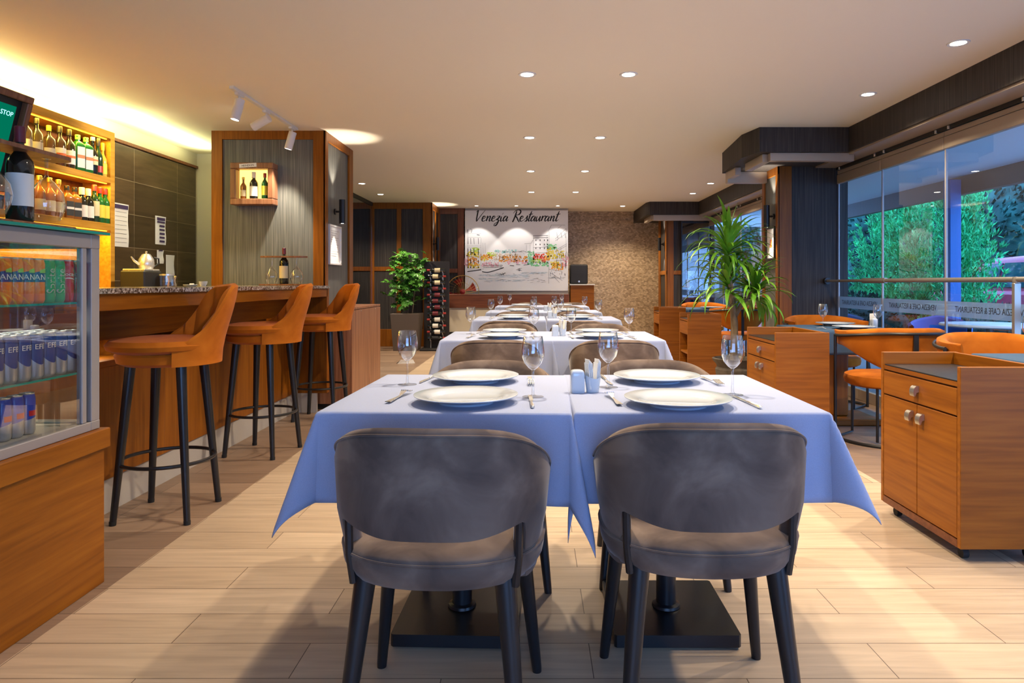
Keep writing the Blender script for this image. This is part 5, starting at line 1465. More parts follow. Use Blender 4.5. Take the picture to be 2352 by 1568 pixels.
def napkin_proto():
    t = thing('napkin_holder', '', 'napkin holder', (0, 0, 0), 0, 'white napkin holders on the pale tables')
    mb = MB()
    mb.grid(lambda i, j: ((lambda a, u: ((0.018+0.006*u)*math.cos(a)*1.15, (0.018+0.006*u)*math.sin(a), 0.002+0.05*u*(1+0.12*math.cos(2*a))))(2*PI*i/28, j/6)), 28, 7, cu=True)
    mb.lathe([(0, 0.0), (0.018, 0.0), (0.019, 0.003), (0, 0.004)], (0, 0, 0), 24, sx=1.15); mb.build('cup', 'china', t)
    for x, n_, s in ((-0.009, 5, -1), (0.012, 4, 1)):
        mb = MB()
        for k in range(n_):
            dx = x + (k-2)*0.0032
            mb.box(dx-0.0008, dx+0.0008, -0.017, 0.017, 0.012, 0.096+0.004*((k*3) % 4), 0.0003)
        mb.v = [(v[0]+s*0.10*max(0, v[2]-0.02)*0.8, v[1], v[2]) for v in mb.v]
        mb.build('napkin_stack', 'napkin', t, smooth=False)
    return t
PS, PN = shaker_proto(), napkin_proto()

tproto = ped_table(0.69, 0.76, '', 'black pedestal tables under the pale cloths')
tfirst = True
TS = TZ + 0.001
for r_, yc in enumerate(rows):
    sx = 1.0 if r_ != 2 else 1.03
    for side, xc in (('left', XL*sx if r_ else XL), ('right', XR*sx)):
        rz = R(-2.0) if (r_ == 0 and side == 'left') else 0.0
        lab = 'black pedestal table under the %s %s cloth' % (rown[r_], side)
        bx = xc + (0.03 if side == 'right' and r_ == 0 else 0.08 if r_ == 0 else 0)
        tx = xc - (0.03 if side == 'right' else 0.0)
        if tfirst: tproto.location = (tx, yc-0.02, 0); tproto['label'] = lab; tproto.rotation_euler = (0, 0, rz); tfirst = False
        else: dup(tproto, (tx, yc-0.02, 0), rz, lab)
        fl = (18, 12, 2, 16) if side == 'left' else (2, 19, 16, 2)
        cloth(0.69, 0.76, 0.255, fl, r_*2+(side == 'right'), 'cloth', 'pale blue tablecloth on the %s %s table' % (rown[r_], side), 'pale blue tablecloths', (xc, yc), rz, droop=((0.96, 1.08, 1, 1) if side == 'left' else (1, 0.84, 1, 1)), far=r_ > 1)
        gx = {'left': ((-0.207, 0.125), (0.232, -0.128)), 'right': ((-0.21, 0.065), (0.167, -0.092))}[side]
        where = {'left': ('at its far left corner', 'at its right side'), 'right': ('at its left side', 'at its right side')}[side]
        if r_ < 4:
            for (dx, dy), wl in zip(gx, where):
                put(PG, (xc+dx, yc+dy, TS), 0, 'empty stemmed glass on the %s %s table, %s' % (rown[r_], side, wl))
        else:
            dx = -0.155 if side == 'left' else -0.033
            put(PG, (xc+dx, yc+0.1, TS), 0, 'empty stemmed glass on the farthest %s table' % side)
        px = {'left': (0.033, 0.025), 'right': (-0.045, -0.02)}[side]
        put(PP, (xc+px[0], yc-0.225-(0.05 if side == 'right' and r_ == 0 else 0.0)+(0.0), TS), 0, 'white dinner plate on the %s %s table, near side' % (rown[r_], side))
        put(PP, (xc+px[1], yc+0.205, TS), 0, 'white dinner plate on the %s %s table, far side' % (rown[r_], side))
        if r_ < 3:
            if side == 'left':
                put(PF, (xc-0.180, yc-0.155, TS), R(-8), 'steel fork left of the near plate on the %s left table' % rown[r_])
                put(PK, (xc+0.226, yc-0.225, TS), R(3), 'steel knife right of the near plate on the %s left table' % rown[r_])
                put(PK, (xc-0.150, yc+0.26, TS), R(170), 'steel knife beside the far plate on the %s left table' % rown[r_])
                put(PF, (xc+0.222, yc+0.185, TS), R(182), 'steel fork beside the far plate on the %s left table' % rown[r_])
            else:
                put(PF, (xc-0.222, yc-0.195, TS), R(4), 'steel fork left of the near plate on the %s right table' % rown[r_])
                put(PK, (xc+0.166, yc-0.235, TS), R(5), 'steel knife right of the near plate on the %s right table' % rown[r_])
                put(PK, (xc-0.20, yc+0.215, TS), R(184), 'steel knife beside the far plate on the %s right table' % rown[r_])
                put(PF, (xc+0.170, yc+0.185, TS), R(186), 'steel fork beside the far plate on the %s right table' % rown[r_])
        if side == 'right' and r_ < 4:
            put(PS, (xc-0.322, yc-0.045, TS), R(6), 'white square shaker on the %s right table' % rown[r_])
            put(PN, (xc-0.272, yc-0.04, TS), R(20), 'white holder of paper napkins on the %s right table' % rown[r_])

# ------------------------------------------------------------ orange tub chairs and slate tables by the windows
def tub_chair():
    """faces +y, back towards -y"""
    t = thing('tub_chair', '', 'chair', (0, 0, 0), 0, 'orange tub chairs by the windows')
    mb = MB(); mb.lathe([(0, 0.375), (0.24, 0.375), (0.268, 0.39), (0.275, 0.42), (0.268, 0.45), (0.24, 0.462), (0.1, 0.470), (0, 0.472)], (0, 0.02, 0), 44, power=2.2); mb.build('seat', 'orange', t)
    NA = 61
    def pt(i, j):
        a = -112 + 224*i/(NA-1); q = abs(a)
        top = 0.802 - 0.035*sm(20, 100, q); bot = 0.545 + 0.045*sm(40, 112, q) 
        bot = 0.50 + 0.16*sm(10, 100, q)
        end = max(0.25, 1-(q/112)**12*0.75)
        th = 0.062*end
        seq = [(0.5, 0), (0.10, 0.08), (0.0, 0.35), (0.02, 0.8), (0.15, 1.0), (0.5, 1), (0.82, 1.0), (0.95, 0.85), (1.0, 0.45), (0.95, 0.08), (0.85, 0.0)]
        u, o = seq[j]
        r = 0.330 + 0.02*u - th*o
        return (r*math.sin(R(a)), -r*math.cos(R(a)), bot + (top-bot)*u)
    mb = MB(); mb.grid(pt, NA, 11, cv=True)
    for i in (0, NA-1):
        mb.f.append(tuple(range(i*11, i*11+11)) if i else tuple(reversed(range(11)))); mb.mi.append(0)
    mb.build('backrest', 'orange', t, ang=60)
    mb = MB()
    arc = lambda z, r, a1: [(r*math.sin(R(a)), -r*math.cos(R(a)), z(a)) for a in [(-a1 + 2*a1*k/40) for k in range(41)]]
    mb.tube(arc(lambda a: 0.765-0.033*sm(20, 95, abs(a)), 0.358, 96), 0.010, 8); mb.build('top_rail', 'black_m', t)
    mb = MB(); mb.tube(arc(lambda a: 0.012, 0.358, 96), 0.011, 8); mb.build('floor_ring', 'black_m', t)
    for s in (-1, 1):
        x, y = s*0.358*math.sin(R(96)), -0.358*math.cos(R(96))
        mb = MB(); mb.tube([(x, y, 0.0), (x, y, 0.735)], 0.0115, 8); mb.build('leg', 'black_m', t)
        mb = MB(); mb.tube([(s*0.16, -0.17, 0.012), (s*0.16, -0.17, 0.38)], 0.010, 8); mb.tube([(s*0.34, 0.03, 0.012), (s*0.16, 0.20, 0.012), (s*0.16, 0.20, 0.38)], 0.010, 8); mb.build('leg', 'black_m', t)
    mb = MB(); mb.box(-0.017, 0.017, -0.362, -0.352, 0.44, 0.765, 0.002); mb.box(-0.017, 0.017, -0.36, -0.2, 0.38, 0.392, 0.002); mb.tube([(0, -0.357, 0.45), (0, -0.33, 0.40), (0, -0.26, 0.384)], 0.008, 8); mb.build('back_strap', 'black_m', t, smooth=False)
    return t
tb = tub_chair()
tb.location = (2.50, 4.83, 0); tb['label'] = 'orange tub chair with black frame, its back to us behind the big cabinet'
dup(tb, (2.66, 3.84, 0), R(176), 'orange tub chair facing us beyond the big cabinet, right edge')
dup(tb, (2.60, 6.10, 0), R(180), 'orange tub chair facing us behind the slate table, before the grey pier')
dup(tb, (2.62, 8.85, 0), R(-5), 'orange tub chair with its back to us, seen through the yucca leaves')
dup(tb, (2.60, 10.45, 0), R(183), 'orange tub chair facing us farthest along the windows')
st = ped_table(0.70, 0.72, 'wooden pedestal table under a slate blue cloth before the grey pier', 'wooden pedestal tables by the windows', True)
st.location = (2.42, 5.45, 0)
dup(st, (2.56, 3.08, 0), 0, 'wooden pedestal table under a slate blue cloth behind the big cabinet')
dup(st, (2.45, 9.65, 0), 0, 'wooden pedestal table under a slate blue cloth behind the yucca')
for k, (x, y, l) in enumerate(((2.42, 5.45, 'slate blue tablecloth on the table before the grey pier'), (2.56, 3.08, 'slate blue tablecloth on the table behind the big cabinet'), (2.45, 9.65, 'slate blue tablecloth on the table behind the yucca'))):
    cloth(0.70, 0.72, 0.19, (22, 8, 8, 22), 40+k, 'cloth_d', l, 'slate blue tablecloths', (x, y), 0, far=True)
gW = 'glasses and plates on the slate tables'
put(PG, (2.28, 5.40, TS), 0, 'empty stemmed glass on the slate table before the grey pier, left one', gW)
put(PG, (2.655, 5.28, TS), 0, 'empty stemmed glass on the slate table before the grey pier, right one', gW)
put(PG, (2.47, 3.40, TS), 0, 'empty stemmed glass at the right edge beyond the big cabinet', gW)
put(PG, (2.39, 9.75, TS), 0, 'empty stemmed glass on the slate table behind the yucca', gW)
put(PP, (2.50, 5.68, TS), 0, 'white plate on the slate table before the grey pier, far side', gW)
put(PP, (2.45, 5.24, TS), 0, 'white plate on the slate table before the grey pier, near side', gW)
put(PP, (2.60, 3.28, TS), 0, 'white plate at the right edge beyond the big cabinet', gW)
put(PP, (2.45, 9.45, TS), 0, 'white plate on the slate table behind the yucca', gW)
put(PF, (2.22, 5.18, TS), R(20), 'steel fork on the slate table before the grey pier', 'cutlery on the slate tables')
put(PK, (2.40, 3.17, TS), R(80), 'steel knife on the slate table beyond the big cabinet', 'cutlery on the slate tables')
put(PS, (2.70, 5.43, TS), R(3), 'white square shaker on the slate table before the grey pier', 'white shakers and napkin holders by the windows')
put(PN, (2.735, 5.52, TS), R(40), 'white napkin holder on the slate table before the grey pier', 'white shakers and napkin holders by the windows')

# ------------------------------------------------------------ service cabinets
def service_cabinet(dep, kind):
    """front (drawer and doors) faces -x; tall side panels at -y and +y"""
    t = thing('service_cabinet', '', 'cabinet', (0, 0, 0), 0, 'teak service cabinets')
    h = dep/2; w = 0.18
    for y0, y1 in ((-h, -h+0.022), (h-0.022, h)):
        mb = MB(); mb.box(-w, w, y0, y1, 0.055, 0.770, 0.002); mb.build('side_panel', 'wood_x', t, smooth=False)
    mb = MB(); mb.box(w-0.022, w, -h+0.022, h-0.022, 0.055, 0.768, 0.001); mb.build('back_panel', 'wood_y', t, smooth=False)
    mb = MB(); mb.box(-w+0.004, w-0.022, -h+0.022, h-0.022, 0.690, 0.708); mb.build('top_board', 'wood_y', t, smooth=False)
    mb = MB(); mb.box(-w+0.006, w-0.024, -h+0.026, h-0.026, 0.7085, 0.714, 0.001); mb.build('top_glass', 'black', t, smooth=False)
    if kind:
        mb = MB(); mb.box(-w+0.02, w-0.022, -h+0.022, h-0.022, 0.07, 0.688); mb.box(-w, -w+0.02, -h+0.022, h-0.022, 0.055, 0.085); mb.build('carcass', 'dark_x', t, smooth=False)
        def pull(y, z, par):
            mb = MB()
            prof_ = [(-w+0.0005, 0.022), (-w-0.010, 0.0215), (-w-0.018, 0.015), (-w-0.022, 0.004), (-w-0.023, -0.010), (-w-0.020, -0.023), (-w-0.015, -0.023), (-w-0.010, -0.008), (-w+0.0005, -0.004)]
            mb.prism([(p[0], z+p[1]) for p in prof_], y-0.017, y+0.017, 'y')
            mb.build('handle', 'brushed', par)
        mb = MB(); mb.box(-w+0.001, -w+0.02, -h+0.025, h-0.025, 0.575, 0.682, 0.0015); d = mb.build('drawer', 'wood_y', t, smooth=False); pull(0, 0.630, d)
        mb = MB(); mb.box(-w+0.001, -w+0.02, -h+0.025, -0.002, 0.09, 0.568, 0.0015); d = mb.build('door', 'wood_y', t, smooth=False); pull(-0.042, 0.515, d)
        mb = MB(); mb.box(-w+0.001, -w+0.02, 0.002, h-0.025, 0.09, 0.568, 0.0015); d = mb.build('door', 'wood_y', t, smooth=False); pull(0.042, 0.515, d)
    else:
        mb = MB(); mb.box(-w+0.001, -w+0.02, -h+0.024, h-0.024, 0.55, 0.682, 0.0015); mb.build('drawer', 'wood_y', t, smooth=False)
        mb = MB(); mb.box(-w+0.01, w-0.022, -h+0.022, h-0.022, 0.335, 0.355); mb.build('shelf', 'wood_y', t, smooth=False)
        mb = MB(); mb.box(-w+0.004, w-0.022, -h+0.022, h-0.022, 0.06, 0.08); mb.box(-w+0.02, w-0.022, -h+0.022, h-0.022, 0.54, 0.55); mb.build('bottom_board', 'wood_y', t, smooth=False)
    for (x, y) in ((-1, -1), (1, -1), (-1, 1), (1, 1)):
        mb = MB(); mb.tube([(x*0.13-0.012, y*(h-0.06), 0.020), (x*0.13+0.012, y*(h-0.06), 0.020)], 0.020, 14); mb.box(x*0.13-0.015, x*0.13+0.015, y*(h-0.06)-0.012, y*(h-0.06)+0.012, 0.035, 0.058); mb.build('castor', 'rubber', t)
    return t
c1 = service_cabinet(0.615, 1); c1.location = (1.850, 2.985, 0); c1['label'] = 'big teak service cabinet on castors at the right edge, drawer above two doors'
dup(c1, (1.785, 4.855, 0), 0, 'teak service cabinet with drawer and two doors beside the slate table')
c3 = service_cabinet(0.42, 0); c3.location = (1.815, 7.5, 0); c3['label'] = 'open shelved teak cabinet just behind the yucca pot'
dup(c3, (1.86, 9.42, 0), 0, 'open shelved teak cabinet farthest back by the windows')
# ============================================================ PLANTS AND THE BACK OF THE ROOM
def strap_leaf(mb, base, az, L, rise, w, rr, droop):
    """an arching ribbon leaf with a keel"""
    n = 9; pts = []; p = Vector(base)
    el = rise; d = Vector((math.cos(az), math.sin(az), 0))
    side = Vector((-d.y, d.x, 0))
    V = []
    for i in range(n):
        u = i/(n-1)
        ww = w*(0.45+0.9*u if u < 0.4 else 0.82*(1-((u-0.4)/0.6)**1.8)+0.01)
        up = Vector((-d.x*math.sin(el), -d.y*math.sin(el), math.cos(el)))
        V += [tuple(p + side*ww + up*ww*0.35), tuple(p), tuple(p - side*ww + up*ww*0.35)]
        p = p + (d*math.cos(el) + Vector((0, 0, math.sin(el))))*(L/(n-1))
        el -= droop*(0.3+1.4*u)/(n-1)
    F = []
    for i in range(n-1):
        for j in (0, 1): F.append((i*3+j, (i+1)*3+j, (i+1)*3+j+1, i*3+j+1))
    mb.raw(V, F)
t = thing('yucca_plant', 'tall potted yucca with arching green leaves by the window pier', 'plant', (1.77, 6.05, 0))
mb = MB(); mb.lathe([(0, 0), (0.12, 0), (0.125, 0.03), (0.11, 0.05), (0.15, 0.20), (0.165, 0.34), (0.150, 0.36), (0.158, 0.385), (0.185, 0.415), (0.192, 0.435), (0.175, 0.44), (0.155, 0.42), (0.14, 0.38)], (0, 0, 0), 40); mb.build('pot', 'stone_pot', t)
mb = MB(); mb.lathe([(0, 0.40), (0.145, 0.395)], (0, 0, 0), 24); mb.build('soil', 'soil', t)
mb = MB(); mb.tube([(0, 0, 0.38), (0.0, 0, 0.60), (0.0, 0.0, 0.75), (-0.015, 0, 0.92), (-0.04, 0, 1.12), (-0.07, 0, 1.30), (-0.06, 0, 1.45)], [0.036, 0.033, 0.032, 0.028, 0.022, 0.018, 0.013], 12)
mb.tube([(0.0, 0, 0.80), (0.06, -0.03, 0.92), (0.15, -0.05, 1.02)], [0.024, 0.018, 0.014], 10)
mb.build('trunk', 'bark', t)
rr = random.Random(5)
for (bx, by, bz, n_, L0, name) in ((-0.06, 0, 1.42, 78, 0.50, 'a'), (-0.05, 0, 1.12, 46, 0.48, 'b'), (0.17, -0.05, 1.05, 80, 0.40, 'c')):
    mb = MB()
    for k in range(n_):
        az = rr.uniform(0, 2*PI); q = (k+0.5)/n_
        rise = R(82 - 95*q + rr.uniform(-10, 10))
        strap_leaf(mb, (bx+rr.uniform(-.01, .01), by+rr.uniform(-.01, .01), bz-0.10*q), az, L0*rr.uniform(0.75, 1.1), rise, rr.uniform(0.018, 0.028), rr, rr.uniform(1.1, 2.7))
    if name == 'a':
        strap_leaf(mb, (bx, by, bz), 0.3, 0.42, R(80), 0.016, rr, 0.3); strap_leaf(mb, (bx, by, bz), 3.4, 0.40, R(84), 0.016, rr, 0.2)
    mb.build('leaf_rosette', 'yucca', t, ang=80)
# leafy plant in a square planter
t = thing('umbrella_plant', 'bushy green plant in a tall taupe planter by the far left panelling', 'plant', (-2.10, 11.25, 0))
mb = MB(); mb.prism([(-0.19, -0.19), (0.19, -0.19), (0.19, 0.19), (-0.19, 0.19)], 0.0, 0.60)
mb.v = [(v[0]*(1.0 if v[2] < 0.3 else 1.22), v[1]*(1.0 if v[2] < 0.3 else 1.22), v[2]) for v in mb.v]; mb.box(-0.232, 0.232, -0.232, 0.232, 0.585, 0.605, 0.003); mb.build('planter', 'grey_pot', t, smooth=False)
mb = MB()
for (x, y, x2, y2, h) in ((-0.09, 0, -0.1, 0.0, 1.2), (0.0, 0.03, 0.05, 0.03, 1.1), (0.08, 0, 0.12, -0.03, 1.25)): mb.tube([(x, y, 0.6), ((x+x2)/2+0.01, y, 0.85), (x2, y2, h)], [0.012, 0.011, 0.006], 8)
mb.build('stems', 'bark', t)
rr = random.Random(9); mb = MB()
for (cx, cy, cz, rx, rz_, n_) in ((-0.12, 0, 1.50, 0.17, 0.17, 120), (0.16, 0, 1.44, 0.15, 0.15, 90), (0.0, 0, 1.27, 0.30, 0.20, 260), (-0.03, 0, 1.05, 0.27, 0.20, 190), (0.14, 0, 1.12, 0.2, 0.22, 120), (-0.05, -0.02, 0.82, 0.2, 0.15, 90)):
    for _ in range(n_//3):
        c = Vector((cx+rr.gauss(0, rx*0.5), cy+rr.gauss(0, rx*0.5), cz+rr.gauss(0, rz_*0.5)))
        nrm = Vector((rr.gauss(0, .4), rr.gauss(-0.4, .4), 1)).normalized()
        a = nrm.orthogonal().normalized(); b = nrm.cross(a)
        m_ = rr.randint(6, 8); L0 = rr.uniform(0.055, 0.085)
        for k in range(m_):
            g = 2*PI*k/m_
            d = (a*math.cos(g)+b*math.sin(g))*0.95 - nrm*0.32
            s = nrm.cross(d).normalized()*L0*0.26
            p = c; q1 = c + d*L0*0.55; q2 = c + d*L0
            mb.raw([p, q1+s, q2, q1-s, q1 - nrm*0.006], [(0, 1, 4), (1, 2, 4), (2, 3, 4), (3, 0, 4)])
mb.build('foliage', 'leaf', t, ang=20)
# wine rack
t = thing('wine_rack', 'tall black board wine rack with twelve lying bottles', 'wine rack', (-1.62, 11.25, 0))
mb = MB(); mb.box(-0.21, 0.21, 0.02, 0.05, 0.0, 1.46, 0.004); mb.build('board', 'rack', t, smooth=False)
mb = MB(); mb.box(-0.24, 0.24, -0.22, 0.16, 0.0, 0.035, 0.006); mb.build('base', 'rack', t, smooth=False)
for x in (-0.09, 0.11):
    mb = MB(); mb.tube([(x, -0.005, 0.035), (x, -0.005, 1.33)], 0.007, 8)
    for k in range(12): mb.tube([(x, -0.005, 0.145+k*0.101), (x, -0.075, 0.155+k*0.101), (x, -0.085, 0.185+k*0.101)], 0.004, 6); mb.tube([(x, -0.005, 0.145+k*0.101), (x, 0.02, 0.145+k*0.101)], 0.005, 6)
    mb.build('rod', 'plex', t)
rk = bottle_proto('wine_bottle', 0.30, 0.036, 0.19, 0.0135, 'bottle_k', 'red', 'lab_c', (0.28, 0.58), capc=0.16)
lc = ['lab_y', 'lab_y', 'lab_y', 'maroon', 'maroon', 'maroon', 'maroon', 'maroon', 'lab_w', 'lab_w', 'lab_w', 'ink']
nth = ['topmost', 'second from the top', 'third from the top', 'fourth from the top', 'fifth from the top', 'sixth from the top', 'seventh from the top', 'eighth from the top', 'fourth from the bottom', 'third from the bottom', 'second from the bottom', 'lowest']
for k in range(12):
    z = 0.145 + (11-k)*0.101 + 0.055
    flip = k % 2 == 0
    loc = (-1.62 + (0.155 if flip else -0.135), 11.25-0.052, z)
    b = rk if k == 0 else dup(rk, loc)
    b.location = loc; b.rotation_mode = 'XYZ'; b.rotation_euler = (0, R(-90 if flip else 90), 0)
    q = Matrix.Rotation(R(-90 if flip else 90), 4, 'Y') @ Matrix.Rotation(R(-90), 4, 'Z')
    b.rotation_euler = q.to_euler()
    tag(b, 'dark wine bottle lying in the black rack, %s' % nth[k], 'bottle', 'bottles in the black wine rack')
    for ch in b.children:
        if ch.name.startswith('label'):
            if k: ch.data = ch.data.copy()
            ch.data.materials.clear(); ch.data.materials.append(M[{'lab_y': 'lab_c'}.get(lc[k], lc[k])])
# low partition with wood cap in front of the picture, fan behind it
t = thing('low_partition', 'low cream partition with a broad wood cap below the canal picture', 'partition', (-0.5, 12.3, 0))
mb = MB(); mb.box(-1.12, 1.12, -0.04, 0.10, 0.655, 0.90, 0.004); mb.build('cap', 'dark_x', t, smooth=False)
mb = MB(); mb.box(-1.10, 1.10, 0.0, 0.08, 0.22, 0.655); mb.build('panel', 'cream', t, smooth=False)
mb = MB(); mb.box(-1.10, 1.10, -0.01, 0.09, 0.0, 0.22); mb.build('plinth', 'black_m', t, smooth=False)
mb = MB(); mb.box(0.18, 0.21, -0.004, 0.0, 0.22, 0.655); mb.build('joint_strip', 'black_m', t, smooth=False)
t = thing('pedestal_fan', 'round wire guarded fan standing behind the low partition, left of the picture', 'fan', (-1.33, 12.6, 0))
mb = MB(); mb.tube([(0.30*math.cos(2*PI*k/40), 0.02, 0.94+0.30*math.sin(2*PI*k/40)) for k in range(40)], 0.007, 8, closed=True)
mb.tube([(0.17*math.cos(2*PI*k/30), -0.035, 0.94+0.17*math.sin(2*PI*k/30)) for k in range(30)], 0.003, 6, closed=True)
for k in range(28):
    a = 2*PI*k/28
    mb.tube([(0.05*math.cos(a), -0.05, 0.94+0.05*math.sin(a)), (0.17*math.cos(a+.15), -0.035, 0.94+0.17*math.sin(a+.15)), (0.30*math.cos(a+.3), 0.02, 0.94+0.30*math.sin(a+.3))], 0.0022, 5)
mb.build('guard', 'gold', t)
mb = MB(); mb.T = Matrix.Translation((0, 0.03, 0.94)) @ Matrix.Rotation(R(90), 4, 'X'); mb.lathe([(0, -0.04), (0.05, -0.03), (0.05, 0.03), (0, 0.05)], (0, 0, 0), 20); mb.build('hub', 'red', t)
for k in range(4):
    a = 2*PI*k/4+0.4
    mb = MB(); mb.grid(lambda i, j: ((0.05+0.2*i/6)*math.cos(a+0.5*(j/4-0.5)*(0.5+i/6)), 0.03+0.02*(j/4-0.5), 0.94+(0.05+0.2*i/6)*math.sin(a+0.5*(j/4-0.5)*(0.5+i/6))), 7, 5); mb.build('blade', 'red', t)
mb = MB(); mb.tube([(0, 0.06, 0.02), (0, 0.06, 0.92)], 0.014, 10); mb.build('pole', 'black_m', t)
mb = MB(); mb.lathe([(0, 0), (0.19, 0), (0.19, 0.015), (0.04, 0.03), (0, 0.03)], (0, 0.06, 0), 24); mb.build('base', 'black_m', t)
# lectern like cabinet with loudspeaker
t = thing('speaker_cabinet', 'narrow orange wood cabinet beside the mosaic wall', 'cabinet', (0.89, 12.95, 0))
mb = MB(); mb.box(-0.22, 0.22, -0.2, 0.2, 0.0, 1.06, 0.003); mb.build('body', 'wood_x', t, smooth=False)
mb = MB(); mb.box(-0.235, 0.235, -0.22, 0.21, 1.06, 1.08, 0.003); mb.build('top_panel', 'white', t, smooth=False)
mb = MB(); mb.box(-0.21, 0.21, -0.205, -0.2, 0.55, 0.8, 0.002); mb.build('door', 'wood_x', t, smooth=False)
t = thing('loudspeaker', 'black loudspeaker standing on the narrow wood cabinet', 'speaker', (0.83, 12.92, 1.08))
mb = MB(); mb.box(-0.165, 0.165, -0.15, 0.15, 0, 0.37, 0.02); mb.build('cabinet', 'black_m', t, smooth=False)
mb = MB(); mb.box(-0.15, 0.15, -0.16, -0.15, 0.02, 0.35, 0.008); g = mb.build('grille', 'speaker', t, smooth=False)
mb = MB(); mb.tube([(0, -0.164, 0.05), (0, -0.160, 0.05)], 0.018, 16); mb.build('badge', 'steel', g)
# folded card lying on the floor
t = thing('folded_card', 'small folded white card lying on the floor behind the nearest glass', 'card', (-1.77, 9.35, 0))
mb = MB(); mb.raw([(-0.10, -0.05, 0.0), (0.13, 0.02, 0.0), (0.10, 0.03, 0.05), (-0.06, -0.03, 0.05), (-0.06, -0.0285, 0.052), (0.10, 0.0315, 0.052)], [(0, 1, 2, 3), (3, 2, 5, 4)]); mb.raw([(-0.13, 0.0, 0.0), (0.08, 0.10, 0.0), (0.10, 0.0315, 0.052), (-0.06, -0.0285, 0.052)], [(0, 1, 2, 3)]); mb.build('sheet', 'paperw', t, smooth=False)

# ------------------------------------------------------------ canal picture
t = thing('canal_picture', 'big white printed canal picture headed Venezia Restaurant on the back wall', 'picture', (-0.35, 12.80, 1.71))
mb = MB(); mb.box(-0.975, 0.975, -0.03, 0.018, -0.755, 0.75, 0.003); mb.build('canvas', 'canvas', t, smooth=False)
K = 0.00816/4.612
def Q(zx, zy): return ((1040-1228)*0.00816 + zx*K + 0.35, 1.1 - (460-650)*0.00816 - zy*K - 1.71)
colm = {}
def cmat(name, c):
    if name not in colm: colm[name] = mat('picture_'+name, c, 0.75)
    return colm[name]
PC = {'yellow': (0.85, 0.68, 0.06), 'orange': (0.90, 0.36, 0.05), 'red': (0.80, 0.10, 0.06), 'pink': (0.85, 0.45, 0.52), 'green': (0.22, 0.62, 0.28), 'lime': (0.55, 0.75, 0.10), 'teal': (0.40, 0.70, 0.66), 'water': (0.60, 0.70, 0.74), 'sand': (0.72, 0.58, 0.42), 'grey': (0.50, 0.52, 0.52)}
rr = random.Random(21)
def blob(mb, zx, zy, sx, sy, lay):
    x, z = Q(zx, zy); n = 9; a0 = rr.uniform(0, 6)
    pts = []
    for k in range(n):
        a = a0 + 2*PI*k/n; q = rr.uniform(0.6, 1.15)
        pts.append((x + math.cos(a)*sx*K*q, -0.0305-0.0001*lay, z + math.sin(a)*sy*K*q))
    mb.raw(pts, [tuple(range(n))])
zones = [('yellow', 215, 570, 60, 30, 14), ('lime', 235, 530, 45, 26, 8), ('orange', 215, 650, 60, 45, 16), ('yellow', 225, 690, 60, 28, 9), ('pink', 150, 640, 20, 60, 8),
 ('orange', 360, 600, 70, 28, 14), ('lime', 410, 570, 50, 20, 8), ('yellow', 340, 620, 40, 20, 6), ('pink', 400, 680, 90, 22, 12), ('sand', 560, 600, 130, 32, 26), ('orange', 640, 620, 150, 30, 26), ('pink', 700, 650, 120, 22, 14), ('teal', 560, 540, 110, 14, 8), ('green', 830, 610, 34, 70, 18), ('teal', 800, 640, 30, 40, 8),
 ('red', 905, 600, 60, 32, 16), ('green', 920, 670, 90, 26, 18), ('lime', 890, 640, 60, 20, 8), ('orange', 990, 600, 30, 40, 8), ('yellow', 1050, 560, 48, 60, 20), ('green', 1045, 490, 50, 26, 12), ('yellow', 1090, 680, 50, 36, 12), ('orange', 1110, 700, 60, 40, 14), ('pink', 1190, 640, 28, 60, 12), ('yellow', 1140, 570, 40, 40, 9), ('red', 960, 640, 20, 14, 4),
 ('water', 400, 790, 110, 12, 14), ('water', 640, 800, 160, 16, 26), ('water', 860, 770, 130, 10, 18), ('water', 560, 850, 200, 9, 18), ('water', 380, 830, 100, 8, 8), ('grey', 1100, 820, 80, 9, 10)]
for c_, zx, zy, sx, sy, n_ in zones:
    mb = MB()
    for k in range(int(n_*3.4)):
        wat = c_ in ('water', 'grey')
        blob(mb, zx+rr.uniform(-1, 1)*sx, zy+rr.uniform(-1, 1)*sy, rr.uniform(5, 14)*(2.0 if wat else 1), rr.uniform(4, 12)*(0.22 if wat else 1), rnd.randint(1, 6))
    mb.build(c_+'_wash', cmat(c_, PC[c_]), t, smooth=False)['kind'] = 'stuff'
def cat_rom(p, m_=6):
    if len(p) < 3: return p
    P = [p[0]] + list(p) + [p[-1]]; out = []
    for i in range(1, len(P)-2):
        for k in range(m_):
            u = k/m_
            out.append(tuple(0.5*((2*P[i][d]) + (-P[i-1][d]+P[i+1][d])*u + (2*P[i-1][d]-5*P[i][d]+4*P[i+1][d]-P[i+2][d])*u*u + (-P[i-1][d]+3*P[i][d]-3*P[i+1][d]+P[i+2][d])*u**3) for d in (0, 1)))
    out.append(p[-1]); return out
def stroke(mb, pts, w, y=-0.0315, press=None, smooth=True):
    pts = cat_rom(pts) if smooth else pts
    V = []; n = len(pts)
    for i, (x, z) in enumerate(pts):
        a = pts[max(0, i-1)]; b = pts[min(n-1, i+1)]
        dx, dz = b[0]-a[0], b[1]-a[1]; L_ = math.hypot(dx, dz) or 1
        # broader on down strokes, like a brush pen
        ww = w*(1.25 if dz < -abs(dx)*0.4 else 0.62) if press else w
        if press: ww *= 0.45 + 0.55*min(1, min(i, n-1-i)/(n*0.16+0.01))
        nx, nz = -dz/L_*ww/2, dx/L_*ww/2
        V += [(x+nx, y, z+nz), (x-nx, y, z-nz), (x-nx, y+0.0015, z-nz), (x+nx, y+0.0015, z+nz)]
    F = []
    for i in range(n-1):
        for k in range(4): F.append((i*4+k, (i+1)*4+k, (i+1)*4+(k+1) % 4, i*4+(k+1) % 4))
    mb.raw(V, F)
